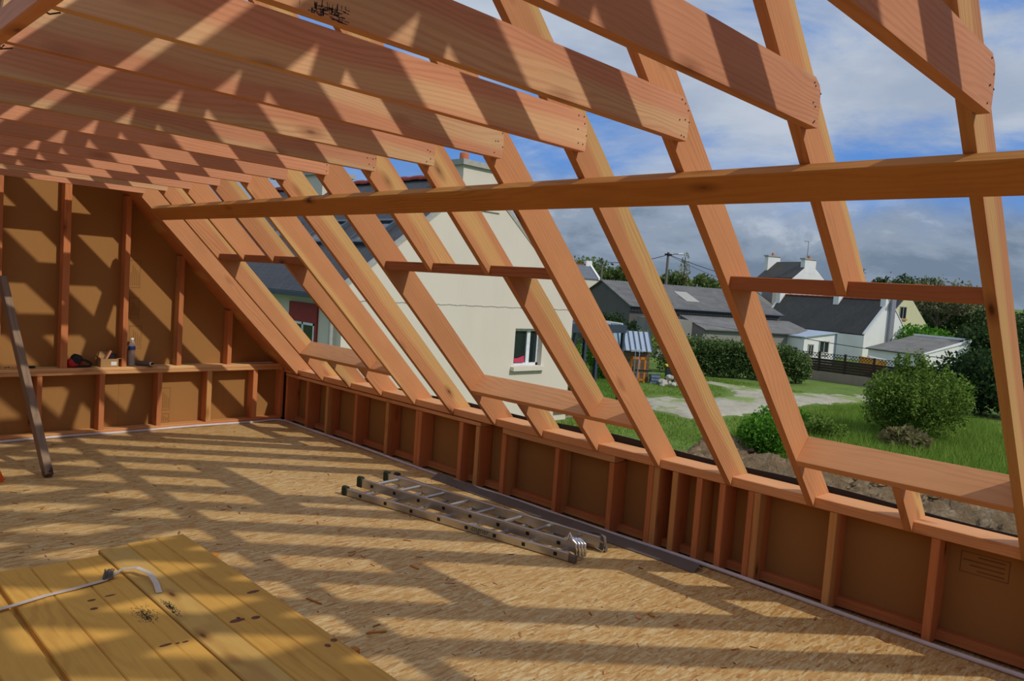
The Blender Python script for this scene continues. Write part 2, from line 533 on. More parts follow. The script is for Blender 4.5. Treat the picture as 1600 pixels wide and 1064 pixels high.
# ------------------------------------------------------------------ object helpers
class MB:
    """Collects simple shapes into one mesh."""

    def __init__(self):
        self.v, self.f, self.s = [], [], []

    def add(self, verts, faces, smooth=False):
        o = len(self.v)
        self.v += [tuple(p) for p in verts]
        self.f += [tuple(i + o for i in f) for f in faces]
        self.s += [smooth] * len(faces)
        return self

    def box(self, a, b):
        x0, y0, z0 = (min(p, q) for p, q in zip(a, b))
        x1, y1, z1 = (max(p, q) for p, q in zip(a, b))
        return self.add([(x0, y0, z0), (x1, y0, z0), (x1, y1, z0), (x0, y1, z0), (x0, y0, z1), (x1, y0, z1), (x1, y1, z1), (x0, y1, z1)],
                        [(0, 3, 2, 1), (4, 5, 6, 7), (0, 1, 5, 4), (1, 2, 6, 5), (2, 3, 7, 6), (3, 0, 4, 7)])

    def prism(self, poly, axis, a, b):
        """poly: 2D points in the plane normal to axis; extruded from a to b."""
        n = len(poly)

        def p3(p, h):
            return {0: (h, p[0], p[1]), 1: (p[0], h, p[1]), 2: (p[0], p[1], h)}[axis]
        vs = [p3(p, a) for p in poly] + [p3(p, b) for p in poly]
        fs = [tuple(range(n)), tuple(range(2 * n - 1, n - 1, -1))]
        fs += [(i, i + n, (i + 1) % n + n, (i + 1) % n) for i in range(n)]
        return self.add(vs, fs)

    def tube(self, pts, r, n=8, smooth=True, cap=True):
        pts = [Vector(p) for p in pts]
        vs, fs = [], []
        rs = r if isinstance(r, (list, tuple)) else [r] * len(pts)
        up0 = None
        for i, p in enumerate(pts):
            d = (pts[min(i + 1, len(pts) - 1)] - pts[max(i - 1, 0)]).normalized()
            if up0 is None:
                up0 = Vector((0, 0, 1)) if abs(d.z) < 0.9 else Vector((1, 0, 0))
            a = d.cross(up0).normalized()
            b = a.cross(d).normalized()
            up0 = b
            for k in range(n):
                t = 2 * math.pi * k / n
                vs.append(p + (a * math.cos(t) + b * math.sin(t)) * rs[i])
        for i in range(len(pts) - 1):
            for k in range(n):
                fs.append((i * n + k, i * n + (k + 1) % n, (i + 1) * n + (k + 1) % n, (i + 1) * n + k))
        self.add(vs, fs, smooth)
        if cap:
            self.add([vs[k] for k in range(n)], [tuple(range(n - 1, -1, -1))])
            self.add([vs[-n + k] for k in range(n)], [tuple(range(n))])
        return self

    def lathe(self, prof, n=16, c=(0, 0, 0)):
        vs, fs = [], []
        for r, z in prof:
            for k in range(n):
                t = 2 * math.pi * k / n
                vs.append((c[0] + r * math.cos(t), c[1] + r * math.sin(t), c[2] + z))
        for i in range(len(prof) - 1):
            for k in range(n):
                fs.append((i * n + k, i * n + (k + 1) % n, (i + 1) * n + (k + 1) % n, (i + 1) * n + k))
        return self.add(vs, fs, True)

    def ribbon(self, pts, side, thick):
        """Flat strip: pts centre line, side half-width vector, thick vector."""
        side, thick = Vector(side), Vector(thick)
        vs, fs = [], []
        for p in pts:
            p = Vector(p)
            vs += [p - side, p + side, p + side + thick, p - side + thick]
        for i in range(len(pts) - 1):
            for k in range(4):
                fs.append((i * 4 + k, i * 4 + (k + 1) % 4, (i + 1) * 4 + (k + 1) % 4, (i + 1) * 4 + k))
        e = (len(pts) - 1) * 4
        fs += [(3, 2, 1, 0), (e, e + 1, e + 2, e + 3)]
        return self.add(vs, fs)

    def mesh(self, name, mat):
        me = bpy.data.meshes.new(name)
        me.from_pydata(self.v, [], self.f)
        me.polygons.foreach_set('use_smooth', self.s)
        bm = bmesh.new()
        bm.from_mesh(me)
        bmesh.ops.recalc_face_normals(bm, faces=bm.faces)
        bm.to_mesh(me)
        bm.free()
        me.materials.append(mat)
        return me

    def build(self, name, mat, parent=None, loc=(0, 0, 0)):
        o = bpy.data.objects.new(name, self.mesh(name, mat))
        COL.objects.link(o)
        o.location = loc
        if parent:
            o.parent = parent
        return o


def tag(o, label=None, cat=None, group=None, kind=None):
    for k, v in (('label', label), ('category', cat), ('group', group), ('kind', kind)):
        if v:
            o[k] = v
    return o


def empty(name, loc=(0, 0, 0), rz=0.0):
    o = bpy.data.objects.new(name, None)
    o.empty_display_size = 0.1
    COL.objects.link(o)
    o.location = loc
    o.rotation_euler = (0, 0, rz)
    return o


def copy_tree(o, parent=None):
    c = o.copy()
    COL.objects.link(c)
    c.parent = parent
    for ch in list(o.children):
        copy_tree(ch, c)
    return c


def chamfer_section(w, h, c=0.003):
    a, b = w / 2, h / 2
    return [(-a + c, -b), (a - c, -b), (a, -b + c), (a, b - c), (a - c, b), (-a + c, b), (-a, b - c), (-a, -b + c)]


def bar_obj(name, p0, p1, w, h, up, mat, parent=None, c=0.003):
    """Straight timber from p0 to p1: w across, h along up; local X runs along it."""
    p0, p1 = Vector(p0), Vector(p1)
    X = (p1 - p0).normalized()
    Z = (Vector(up) - X * Vector(up).dot(X)).normalized()
    Y = Z.cross(X)
    mb = MB()
    mb.prism(chamfer_section(w, h, c), 0, 0, (p1 - p0).length)
    o = mb.build(name, mat, parent)
    mw = Matrix((X, Y, Z)).transposed().to_4x4()
    mw.translation = p0 - (parent.location if parent else Vector())
    o.matrix_local = mw
    return o


ORD = ['first', 'second', 'third', 'fourth', 'fifth', 'sixth', 'seventh', 'eighth', 'ninth', 'tenth', 'eleventh', 'twelfth', 'thirteenth',
       'fourteenth', 'fifteenth', 'sixteenth', 'seventeenth', 'eighteenth', 'nineteenth', 'twentieth', 'twenty-first']

# ------------------------------------------------------------------ the attic: floor and walls
floor = MB().box((-5.4, -10.4, -0.30), (0.19, 0.17, -0.024)).build('floor', M['osb'])
tag(floor, 'pale strand-board floor of the attic, scattered with shavings', None, None, 'structure')
PX, PY = 2.08, 0.5625
pm = MB().box((-PX / 2 + 0.0004, -PY / 2 + 0.0004, -0.022), (PX / 2 - 0.0004, PY / 2 - 0.0004, 0.0)).mesh('floor_panel', M['osb'])
row = 0
y = -10.35
while y < 0.0:
    x = -5.38 - (0.0 if row % 2 == 0 else PX / 2)
    while x < 0.0:
        x0, x1 = max(x, -5.38), min(x + PX, -0.004)
        y1 = min(y + PY, -0.004)
        if x1 - x0 > 0.05:
            if abs(x1 - x0 - PX) < 1e-6 and abs(y1 - y - PY) < 1e-6:
                o = bpy.data.objects.new('floor_panel', pm)
                COL.objects.link(o)
                o.location = (x + PX / 2, y + PY / 2, 0)
            else:
                o = MB().box((-(x1 - x0) / 2, -(y1 - y) / 2 + 0.0004, -0.022), ((x1 - x0) / 2 - 0.0004, (y1 - y) / 2, 0)).build('floor_panel', M['osb'], None, ((x0 + x1) / 2, (y + y1) / 2, 0))
            o.parent = floor
        x += PX
    y += PY
    row += 1

Y = [-0.274, -0.777, -1.263, -1.771, -2.265, -2.764, -3.266, -3.756, -4.27, -4.77, -5.271, -5.765, -6.262, -6.763]
NVIS = len(Y)
Y += [-7.26 - 0.5 * k for k in range(6)]
TH = 0.038

# --- knee wall on the right
wall_r = MB().box((0.165, -10.3, -0.3), (0.185, 0.17, 0.545)).build('wall_right', M['membrane'])
tag(wall_r, 'low timber-framed knee wall along the eaves with open stud bays', None, None, 'structure')
yy = 0.1
k = 0
while yy > -10.2:
    y1 = max(yy - 0.99, -10.3)
    MB().box((0.15, y1 + 0.0006, 0.0), (0.164, yy - 0.0006, 0.52)).build('sheathing_panel', M['fibre'], wall_r)
    yy = y1
    if y1 <= -10.3:
        break
for y0, y1 in ((0.1, -4.0), (-4.0, -10.3)):
    bar_obj('top_plate', (0.09, y1 + 0.001, 0.551), (0.09, y0, 0.551), 0.18, 0.056, (0, 0, 1), M['sill'], wall_r)
bar_obj('bottom_plate', (0.122, -10.3, 0.02), (0.122, 0.1, 0.02), 0.055, 0.05, (0, 0, 1), M['stud'], wall_r)
bar_obj('header_board', (0.06, -4.41, 0.499), (0.06, -3.34, 0.499), 0.11, 0.046, (0, 0, 1), M['sill'], wall_r)
bar_obj('header_board', (0.06, -3.09, 0.499), (0.06, -0.02, 0.499), 0.11, 0.03, (0, 0, 1), M['sill'], wall_r)
studs = [(-0.055, .04), (-0.478, .042), (-0.853, .042), (-1.36, .044), (-1.86, .044), (-2.293, .04), (-2.335, .04), (-2.867, .046), (-3.065, .046), (-3.364, .046),
         (-3.905, .036), (-4.394, .04), (-4.706, .041), (-4.749, .041), (-4.886, .04), (-5.058, .04), (-5.215, .04), (-5.397, .038), (-5.437, .038),
         (-5.871, .04), (-6.371, .04), (-6.87, .04), (-7.37, .04), (-7.87, .04), (-8.4, .04), (-8.9, .04), (-9.4, .04)]
for ys, w in studs:
    zt = 0.473 if -4.42 < ys < -3.35 else (0.481 if ys > -3.08 else 0.521)
    bar_obj('stud', (0.073, ys, -0.005 if ys < 9 else 0), (0.073, ys, zt), w, 0.146, (1, 0, 0), M['stud'], wall_r)
# black membrane upstand at the outside, wavy
mb = MB()
pts = []
for i in range(140):
    y = -10.3 + i * 0.075
    pts.append((0.188 + 0.004 * math.sin(y * 2.1), y, 0.50))
vs, fs = [], []
for i, p in enumerate(pts):
    h = 0.607 + 0.012 * math.sin(p[1] * 1.3 + 1) + 0.008 * math.sin(p[1] * 4.1)
    vs += [p, (p[0] + 0.005, p[1], p[2]), (p[0] + 0.005, p[1], h), (p[0], p[1], h)]
for i in range(len(pts) - 1):
    for q in range(4):
        fs.append((i * 4 + q, i * 4 + (q + 1) % 4, i * 4 + 4 + (q + 1) % 4, i * 4 + 4 + q))
mb.add(vs, fs)
mb.build('membrane', M['membrane'], wall_r)
# printed box on the bare panel near the camera
mb = MB()


def stamp_x(mb, x, ya, yb, za, zb, rows):
    w = 0.003
    for (a, b) in (((ya, za), (yb, za + w)), ((ya, zb - w), (yb, zb)), ((ya, za), (ya + w, zb)), ((yb - w, za), (yb, zb))):
        mb.box((x - 0.001, a[0], a[1]), (x, b[0], b[1]))
    for i in range(rows):
        z = za + (zb - za) * (i + 0.7) / (rows + 0.6)
        L_ = (yb - ya) * (0.55 + 0.3 * ((i * 7) % 3) / 2)
        mb.box((x - 0.001, ya + 0.02, z), (x, ya + 0.02 + L_, z + 0.006))


stamp_x(mb, 0.1497, -6.66, -6.45, 0.355, 0.46, 4)
mb.build('printed_stamp', M['print'], wall_r)

# --- gable wall at the back
wall_b = MB().box((-5.4, 0.146, -0.3), (0.164, 0.166, 0.55)).build('wall_back', M['membrane'])
tag(wall_b, 'gable wall of brown fibreboard panels behind fir studs', None, None, 'structure')
PYB = 0.130


def un(x):
    return 0.522 - 1.012 * x


def ou(x):
    return 0.767 - 1.012 * x


def roof_z(x):
    return 0.522 - 1.012 * x if x > -2.62 else 0.522 - 1.012 * (-5.24 - x)


xs = [-5.38, -4.6, -3.61, -2.62, -1.62, -0.615, 0.148]
for a, b in zip(xs[:-1], xs[1:]):
    MB().box((a + 0.0006, PYB, 0.0), (b - 0.0006, PYB + 0.015, 0.553)).build('sheathing_panel', M['fibre'], wall_b)
    za, zb = max(0.616, roof_z(a + .001) + 0.1), max(0.616, roof_z(b - .001) + 0.1)
    if b > 0.1:
        poly = [(a + 0.0006, 0.614), (-0.10 + 0.1, 0.614), (-0.10 + 0.1, 0.63), (a + 0.0006, za)]
    elif a < -5:
        poly = [(a + 0.0006, 0.614), (b - 0.0006, 0.614), (b - 0.0006, zb), (a + 0.0006, za)]
    else:
        poly = [(a + 0.0006, 0.614), (b - 0.0006, 0.614), (b - 0.0006, zb), (a + 0.0006, za)]
    MB().prism(poly, 1, PYB, PYB + 0.015).build('sheathing_panel', M['fibre'], wall_b)
bar_obj('bottom_plate', (-5.38, 0.065, 0.021), (-0.02, 0.065, 0.021), 0.125, 0.04, (0, 0, 1), M['stud'], wall_b)
bar_obj('shelf_plank', (-5.38, 0.062, 0.568), (-0.03, 0.062, 0.568), 0.128, 0.03, (0, 0, 1), M['ledge'], wall_b)
bar_obj('shelf_plank', (-5.38, 0.064, 0.599), (-0.03, 0.064, 0.599), 0.128, 0.029, (0, 0, 1), M['ledge'], wall_b)
for xc, w in ((-2.797, .04), (-2.298, .04), (-1.801, .046), (-1.294, .042), (-0.813, .05), (-0.328, .05), (-0.02, .034), (-3.3, .045), (-3.8, .045), (-4.3, .045)):
    bar_obj('stud', (xc, 0.066, 0.042), (xc, 0.066, 0.552), w, 0.124, (0, 1, 0), M['stud'], wall_b)
for xc, w in ((-2.612, .046), (-2.114, .056), (-1.616, .044), (-1.116, .046), (-0.613, .044), (-3.1, .045), (-3.6, .045), (-4.1, .045)):
    zt = roof_z(xc) + (0.02 if xc > -2.6 else 0.0)
    bar_obj('stud', (xc, 0.075, 0.6145), (xc, 0.075, zt), w, 0.106, (0, 1, 0), M['stud'], wall_b)
gp = [(0.10, un(0.10) + 0.02), (0.10, ou(0.10)), (-2.62, ou(-2.62)), (-2.62, un(-2.62) + 0.02)]
MB().prism(gp, 1, -0.150, 0.146).build('sloped_plate', M['stud'], wall_b)
gp = [(-5.34 - a, b) for a, b in gp]
gp = [(-5.24 - a, b) for a, b in [(0.10, un(0.10) + 0.02), (0.10, ou(0.10)), (-2.62, ou(-2.62)), (-2.62, un(-2.62) + 0.02)]]
MB().prism(gp, 1, -0.150, 0.146).build('sloped_plate', M['stud'], wall_b)
# printed boxes on the fibreboard
for (xa, xb, za, zb) in ((-1.565, -1.465, 1.344, 1.60), (-1.555, -1.462, 1.056, 1.25), (-1.545, -1.435, 0.771, 0.985), (-1.25, -1.145, 0.165, 0.385), (-1.25, -1.15, 0.04, 0.13), (-2.35, -2.33, 0.1, 0.2)):
    mb = MB()
    w = 0.003
    for a, b in (((xa, za), (xb, za + w)), ((xa, zb - w), (xb, zb)), ((xa, za), (xa + w, zb)), ((xb - w, za), (xb, zb))):
        mb.box((a[0], PYB - 0.0012, a[1]), (b[0], PYB - 0.0002, b[1]))
    for i in range(5):
        x = xa + (xb - xa) * (i + 1) / 6
        mb.box((x, PYB - 0.0012, za + 0.02), (x + 0.004, PYB - 0.0002, za + (zb - za) * (0.55 + 0.09 * ((i * 3) % 4))))
    mb.build('printed_stamp', M['print'], wall_b)

# --- the wall on the side behind the viewpoint and the rear gable, outside the frame
wall_l = MB().box((-5.42, -10.4, -0.3), (-5.40, 0.17, 2.15)).build('wall_left', M['membrane'])
tag(wall_l, 'far side wall of brown fibreboard outside the frame', None, None, 'structure')
for k in range(10):
    ya = -10.38 + k * 1.05
    MB().box((-5.399, ya + 0.0006, 0.0), (-5.385, ya + 1.0494, 2.15)).build('sheathing_panel', M['fibre'], wall_l)
    bar_obj('stud', (-5.33, ya + 0.03, 0.0), (-5.33, ya + 0.03, 2.15), 0.045, 0.105, (1, 0, 0), M['stud'], wall_l)
wall_f = MB().box((-5.4, -10.44, -0.3), (0.18, -10.42, 0.9)).build('wall_front', M['membrane'])
tag(wall_f, 'low wall at the open end behind the viewpoint', None, None, 'structure')
MB().box((-5.38, -10.419, 0.0), (0.16, -10.405, 0.9)).build('sheathing_panel', M['fibre'], wall_f)

# white sealing strip running around the foot of both walls
pts = []
xx = -5.3
while xx < -0.14:
    pts.append((xx, -0.012 + 0.004 * math.sin(xx * 3), 0.012 + 0.003 * math.sin(xx * 5)))
    xx += 0.12
for a in range(7):
    t = a / 6 * math.pi / 2
    pts.append((-0.14 + 0.11 * math.sin(t), -0.125 + 0.113 * math.cos(t), 0.013))
yy = -0.22
while yy > -10.2:
    pts.append((-0.028 + 0.014 * math.sin(yy * 1.15 + 0.6) - 0.02 * math.exp(-((yy + 3.0) / 0.5) ** 2), yy, 0.013 + 0.004 * math.sin(yy * 3.3)))
    yy -= 0.11
mb = MB().tube(pts, 0.0125, 6)
tag(mb.build('baseboard_right', M['strip']), 'thin white sealing strip along the foot of the walls', None, None, 'structure')

# ------------------------------------------------------------------ roof timbers
S = 1.012
SL = math.hypot(1, S)
RX = Vector((-1 / SL, 0, S / SL))          # up the right-hand slope
RY = Vector((0, 1, 0))
RZ = RX.cross(RY)                           # into the room


def slope_obj(name, poly_xz, y0, th, mat, side=1):
    """Piece lying in the roof plane, profile in world (x, z); side -1 mirrors it to the opposite slope."""
    x0, z0 = poly_xz[0]
    loc = []
    for (x, z) in poly_xz:
        d = Vector((x - x0, 0, z - z0))
        loc.append((d.dot(RX), d.dot(RZ)))
    n = len(loc)
    mb = MB()
    vs = [(p[0], 0, p[1]) for p in loc] + [(p[0], th, p[1]) for p in loc]
    fs = [tuple(range(n)), tuple(range(2 * n - 1, n - 1, -1))] + [(i, i + n, (i + 1) % n + n, (i + 1) % n) for i in range(n)]
    mb.add(vs, fs)
    o = mb.build(name, mat)
    if side == 1:
        mw = Matrix((RX, RY, RZ)).transposed().to_4x4()
        mw.translation = (x0, y0, z0)
    else:
        # rotate half a turn about the vertical axis through the ridge
        q = Matrix.Rotation(math.pi, 4, 'Z')
        mw = q @ Matrix((RX, RY, RZ)).transposed().to_4x4()
        mw.translation = (-5.24 - x0, y0 + th, z0)
    o.matrix_world = mw
    return o


def un(x):
    return 0.522 - S * x


def ou(x):
    return 0.767 - S * x


ZP = 0.5795
rid = -2.618
full = [(-0.0015, un(-0.0015)), (-0.0015, ZP), (0.1835, ZP), (rid, ou(rid)), (rid, un(rid))]
hx, hz0, hz1 = -1.122, 1.655, 1.712           # top header front and heights
upper = [(hx - 0.001, un(hx)), (hx - 0.001, hz1 + 0.0005), (0.767 / S - (hz1 + 0.0005) / S, hz1 + 0.0005), (rid, ou(rid)), (rid, un(rid))]
# sill plank, perpendicular to the slope
s0 = Vector((-0.285, 0, un(-0.285)))          # inner upper corner
OUT = -RZ
DOWN = -RX
SD = 0.171                                    # depth of the roof timbers
s1 = s0 + DOWN * 0.044
stub = [(-0.0015, un(-0.0015)), (-0.0015, ZP), (0.1835, ZP)]
a_ = s1 + OUT * SD + DOWN * 0.0006
b_ = s1 + DOWN * 0.0006
stub += [(a_.x, a_.z), (b_.x, b_.z)]
c_ = s0 - DOWN * 0.0006
d_ = c_ + OUT * SD
trimp = [(c_.x, c_.z), (d_.x, d_.z)]
xe = 0.767 / S - (hz0 - 0.0006) / S
trimp += [(xe, hz0 - 0.0006), (hx + 0.0005, hz0 - 0.0006)]

opening_of = {2: 'beside the gable', 3: 'beside the gable', 7: 'in the middle', 8: 'in the middle', 12: 'facing the white houses'}
GR = 'rafters of the window-side roof slope'
nails_near = {}
for i, y in enumerate(Y):
    if i in opening_of:
        o = slope_obj('upper_rafter', upper, y, TH, M['fir'])
        nth = {2: 'first', 3: 'second', 7: 'first', 8: 'second', 12: 'only'}[i]
        tag(o, 'cut-off rafter on the header of the opening %s, %s from the gable' % (opening_of[i], nth) if nth != 'only' else
            'cut-off rafter on the header of the opening facing the white houses', 'rafter', GR)
        o = slope_obj('jack_rafter', stub, y, TH, M['fir'])
        tag(o, 'short rafter stub under the sill %s, %s from the gable' % (opening_of[i], nth) if nth != 'only' else
            'short rafter stub under the sill facing the white houses', 'rafter', GR)
    else:
        o = slope_obj('rafter', full, y, TH, M['fir'])
        if i < NVIS:
            tag(o, 'full-length sloping fir rafter, %s rafter out from the fibreboard gable wall' % ORD[i], 'rafter', GR)
        else:
            tag(o, 'sloping fir rafter behind the viewpoint, %s out from the gable wall' % ORD[i], 'rafter', GR)
for yc, where in ((-1.958, 'beside the gable'), (-4.408, 'in the middle')):
    tag(slope_obj('trimmer_rafter', trimp, yc, TH, M['fir']), 'fir trimmer between upper header and sill of the opening %s' % where, 'rafter', GR)
for k in (1, 2):
    o = slope_obj('doubled_rafter', full, Y[0] + TH * k + 0.0006 * k, TH, M['fir'])
    tag(o, 'fir rafter ply nailed behind the first rafter, %s ply from it' % ('next' if k == 1 else 'outermost'), 'rafter', GR)
leftp = [(-1.642, un(-1.642)), (-1.642, ou(-1.642)), (-2.6195, ou(-2.6195)), (-2.6195, un(-2.6195))]
for i, y in enumerate(Y):
    o = slope_obj('opposite_rafter', leftp, y, TH, M['fir'], -1)
    tag(o, 'fir rafter of the opposite slope above the ceiling ties, %s from the gable wall' % ORD[i], 'rafter', 'rafters of the opposite roof slope')
tag(bar_obj('ridge_board', (-2.62, -10.1, 3.030), (-2.62, 0.10, 3.030), 0.065, 0.18, (0, 0, 1), M['fir']), 'fir ridge board under the meeting rafters above the ties', 'ridge board')

# headers and sills of the three window openings
for (ia, ib, where) in ((1, 4, 'beside the gable'), (6, 9, 'in the middle'), (11, 13, 'facing the white houses')):
    ya, yb = Y[ib] + TH + 0.0008, Y[ia] - 0.0008
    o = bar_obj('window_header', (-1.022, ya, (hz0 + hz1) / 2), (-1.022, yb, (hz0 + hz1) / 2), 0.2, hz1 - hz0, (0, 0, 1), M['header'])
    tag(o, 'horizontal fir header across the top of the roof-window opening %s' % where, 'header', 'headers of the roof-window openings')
    cen = s0 + DOWN * 0.022 + OUT * SD / 2
    o = bar_obj('window_sill', (cen.x, ya, cen.z), (cen.x, yb, cen.z), SD, 0.043, -DOWN, M['sill'])
    tag(o, 'tilted fir plank forming the sill of the roof-window opening %s' % where, 'sill plank', 'sills of the roof-window openings')

# ceiling ties nailed to the near faces of the rafters
XL, XR, ZB, ZT = -3.600, -1.605, 2.190, 2.346
tie_prof = [(XL, ZB), (XR, ZB), (XR + 0.004, ZB + 0.06), (XR, ZB + 0.118), (XR - 0.012, ZB + 0.137), (XR - 0.045, ZT), (XL + 0.02, ZT)]
nail_spots = [(-1.66, 2.325), (-1.635, 2.322), (-1.612, 2.300), (-1.655, 2.262), (-1.635, 2.262), (-1.612, 2.252), (-1.648, 2.212), (-1.628, 2.212)]
for i, y in enumerate(Y):
    root = empty('ceiling_tie', (XR, y - TH, ZB))
    mb = MB()
    mb.prism([(p[0] - XR, p[1] - ZB + 0.003 * math.sin(i * 2.3)) for p in tie_prof], 1, 0.0006, TH - 0.0006)
    mb.build('board', M['tie'], root)
    if i >= 6 and i < NVIS:
        nb = MB()
        r_ = random.Random(i)
        for (nx, nz) in nail_spots:
            if r_.random() < 0.8:
                cx, cz = nx - XR + r_.uniform(-.012, .012), nz - ZB + r_.uniform(-.01, .01)
                nb.prism([(cx + 0.0028 * math.cos(t * math.pi / 3), cz + 0.0028 * math.sin(t * math.pi / 3)) for t in range(6)], 1, -0.0016, 0.001)
        nb.build('nail_heads', M['nail'], root)['kind'] = 'stuff'
    if i < NVIS:
        tag(root, 'horizontal fir ceiling tie, %s out from the fibreboard gable wall' % ORD[i], 'ceiling tie', 'ceiling ties spanning the attic')
    else:
        tag(root, 'horizontal fir ceiling tie behind the viewpoint, %s out from the gable' % ORD[i], 'ceiling tie', 'ceiling ties spanning the attic')

sc = [o for o in bpy.data.objects if o.name.startswith('ceiling_tie') and abs(o.location.y - (Y[11] - TH)) < 1e-4][0]
mb = MB()
r_ = random.Random(2)
for k in range(90):
    x = (-3.225) + ((-3.10) - (-3.225)) * r_.betavariate(1.6, 1.2)
    z = 2.190 + r_.uniform(0, 0.035) * (0.4 + 0.6 * (x - (-3.225)) / ((-3.10) - (-3.225)))
    w, h = (r_.uniform(0.006, 0.02), r_.uniform(0.0008, 0.002)) if r_.random() < 0.5 else (r_.uniform(0.0008, 0.002), r_.uniform(0.006, 0.018))
    mb.box((x - XR, 0.0002, z - ZB), (x - XR + w, 0.0007, z - ZB + h))
mb.build('scuff_mark', M['membrane'], sc)['kind'] = 'stuff'

# amber batten running across the undersides of the rafters
off = 0.0225 + 0.0008
mid = Vector((-1.0, 0, un(-1.0)))
top_c = Vector((-1.581, 0, 2.058))
bot_c = Vector((-1.490, 0, 1.966))
wid = (top_c - bot_c).length
cen = (top_c + bot_c) / 2
cen = cen + RZ * ((off) - (cen - mid).dot(RZ))
root = bar_obj('long_brace', (cen.x, -9.9, cen.z), (cen.x, -0.40, cen.z), 0.045, wid, RX, M['beam'])
tag(root, 'long amber batten nailed across the undersides of the sloping rafters', 'batten')
# its counterpart at the other side, with bent nails sticking out
root = empty('opposite_brace', (-3.631, -5.2, 2.15))
bar_obj('board', (-3.631, -9.9, 2.178), (-3.631, 0.02, 2.178), 0.037, 0.056, (0, 0, 1), M['tie'], root)
for (ya, dx) in ((-5.27, 0.055), (-4.79, 0.03), (-4.77, 0.065), (-4.3, 0.05)):
    nb = MB()
    nb.tube([(0.019, ya + 5.2, 0.035), (0.045, ya + 5.2 - 0.004, 0.024), (0.03 + dx * 0.7, ya + 5.2 - 0.006, 0.034)], 0.0022, 6)
    nb.build('bent_nail', M['nail'], root)
tag(root, 'fir rail under the far ends of the ceiling ties with bent nails', 'rail')

# grey prop leaning from the floor to the gable
root = empty('leaning_prop', (-2.545, -1.30, 0.0))
o = bar_obj('board', (-2.545, -1.30, 0.004), (-2.604, -0.07, 1.37), 0.052, 0.088, (0, -1, 1), M['grey_wood'], root)
nb = MB().tube([(0.0, -0.035, 0.05), (0.0, -0.062, 0.062)], 0.009, 8)
nb.build('bolt', M['nail'], root)
tag(root, 'weathered grey board propped from the floor against the gable stud', 'prop')

# ------------------------------------------------------------------ stack of planks
STK = 'planks of the floor stack'
Zt = 0.100
edges = [(-3.462, -3.308, 0.0), (-3.284, -3.132, -3.315), (-3.130, -2.978, -3.345), (-2.976, -2.818, -3.343), (-2.812, -2.670, -3.272), (-2.668, -2.518, -3.255), (-2.516, -2.372, -3.262)]
names = ['pine plank across the dark gap, beside the frame edge', 'pine plank bordering the dark gap, under the strap end', 'yellow pine plank with two dark knots, second from the dark gap',
         'yellow pine plank with a grey smudge, under the strap buckle', 'raised pale pine plank with fine straight grain beside the smudge', 'amber pine plank with purple knots, second from the bare floor',
         'outermost pine plank of the stack beside the bare floor']
M['knot'] = plain('dark_knot', srgb(112, 66, 46), 0.6, 0, 0.2, 0.35, 60)
M['smudge'] = plain('grey_smudge', srgb(104, 88, 58), 0.9)
KNOTS = {2: [(-3.023, -3.881, .010, .018), (-3.041, -3.975, .012, .016)], 3: [(-2.945, -3.873, .008, .024), (-2.93, -4.471, .009, .026), (-2.888, -4.483, .007, .008), (-2.860, -4.488, .007, .014)],
         5: [(-2.606, -4.416, .011, .009), (-2.620, -4.436, .016, .034), (-2.545, -4.455, .016, .020)], 6: [(-2.392, -4.83, .016, .014), (-2.437, -4.855, .016, .012), (-2.43, -4.2, .014, .032)]}
SMUDGE = {3: (-2.945, -2.845, -4.05, -4.27), 4: (-2.815, -2.765, -4.05, -4.26)}
r_ = random.Random(3)
for k, (xa, xb, yf) in enumerate(edges):
    yf = yf if yf else -3.46
    zt = Zt + (0.004 if k >= 4 else 0.0)
    g = 0.0045
    w = (xb - xa) / 2
    prof = [(-w + g, 0.0), (w - g, 0.0), (w, g), (w, 0.022), (w - g, 0.027)]
    if k in (3, 5):
        prof += [(0.006, 0.027), (0.0, 0.0235), (-0.006, 0.027)]
    prof += [(-w + g, 0.027), (-w, 0.022), (-w, g)]
    mb = MB().prism(prof, 0, 0, 2.9 + 0.05 * r_.random())
    o = mb.build('plank', M['plank'])
    mw = Matrix(((0, 1, 0), (-1, 0, 0), (0, 0, 1))).to_4x4()
    mw.translation = ((xa + xb) / 2, yf, zt - 0.027)
    o.matrix_world = mw
    tag(o, names[k], 'plank', STK)
    xc = (xa + xb) / 2
    for (kx, ky, rx, ry) in KNOTS.get(k, ()):
        kb = MB().prism([(rx * math.cos(t * math.pi / 5), ry * math.sin(t * math.pi / 5)) for t in range(10)], 2, 0.0, 0.0005)
        ko = kb.build('knot', M['knot'], o)
        ko.location = (yf - ky, kx - xc, 0.0271)
    if k in SMUDGE:
        x0, x1, y0, y1 = SMUDGE[k]
        sb = MB()
        rs = random.Random(k)
        for q in range(230):
            u, v = rs.gauss(0.5, 0.2), rs.gauss(0.5, 0.2)
            px_, py_ = x0 + (x1 - x0) * u, y0 + (y1 - y0) * v
            if abs(px_ - xc) > w - 0.01:
                continue
            a, b = rs.uniform(0.002, 0.008), rs.uniform(0.0006, 0.0016)
            sb.add([(yf - py_ - a, px_ - xc - b, 0.0272), (yf - py_ + a, px_ - xc - b, 0.0272), (yf - py_ + a, px_ - xc + b, 0.0272), (yf - py_ - a, px_ - xc + b, 0.0272),
                    (yf - py_ - a, px_ - xc - b, 0.0274), (yf - py_ + a, px_ - xc - b, 0.0274), (yf - py_ + a, px_ - xc + b, 0.0274), (yf - py_ - a, px_ - xc + b, 0.0274)],
                   [(0, 3, 2, 1), (4, 5, 6, 7), (0, 1, 5, 4), (1, 2, 6, 5), (2, 3, 7, 6), (3, 0, 4, 7)])
        sb.build('smudge', M['smudge'], o)['kind'] = 'stuff'
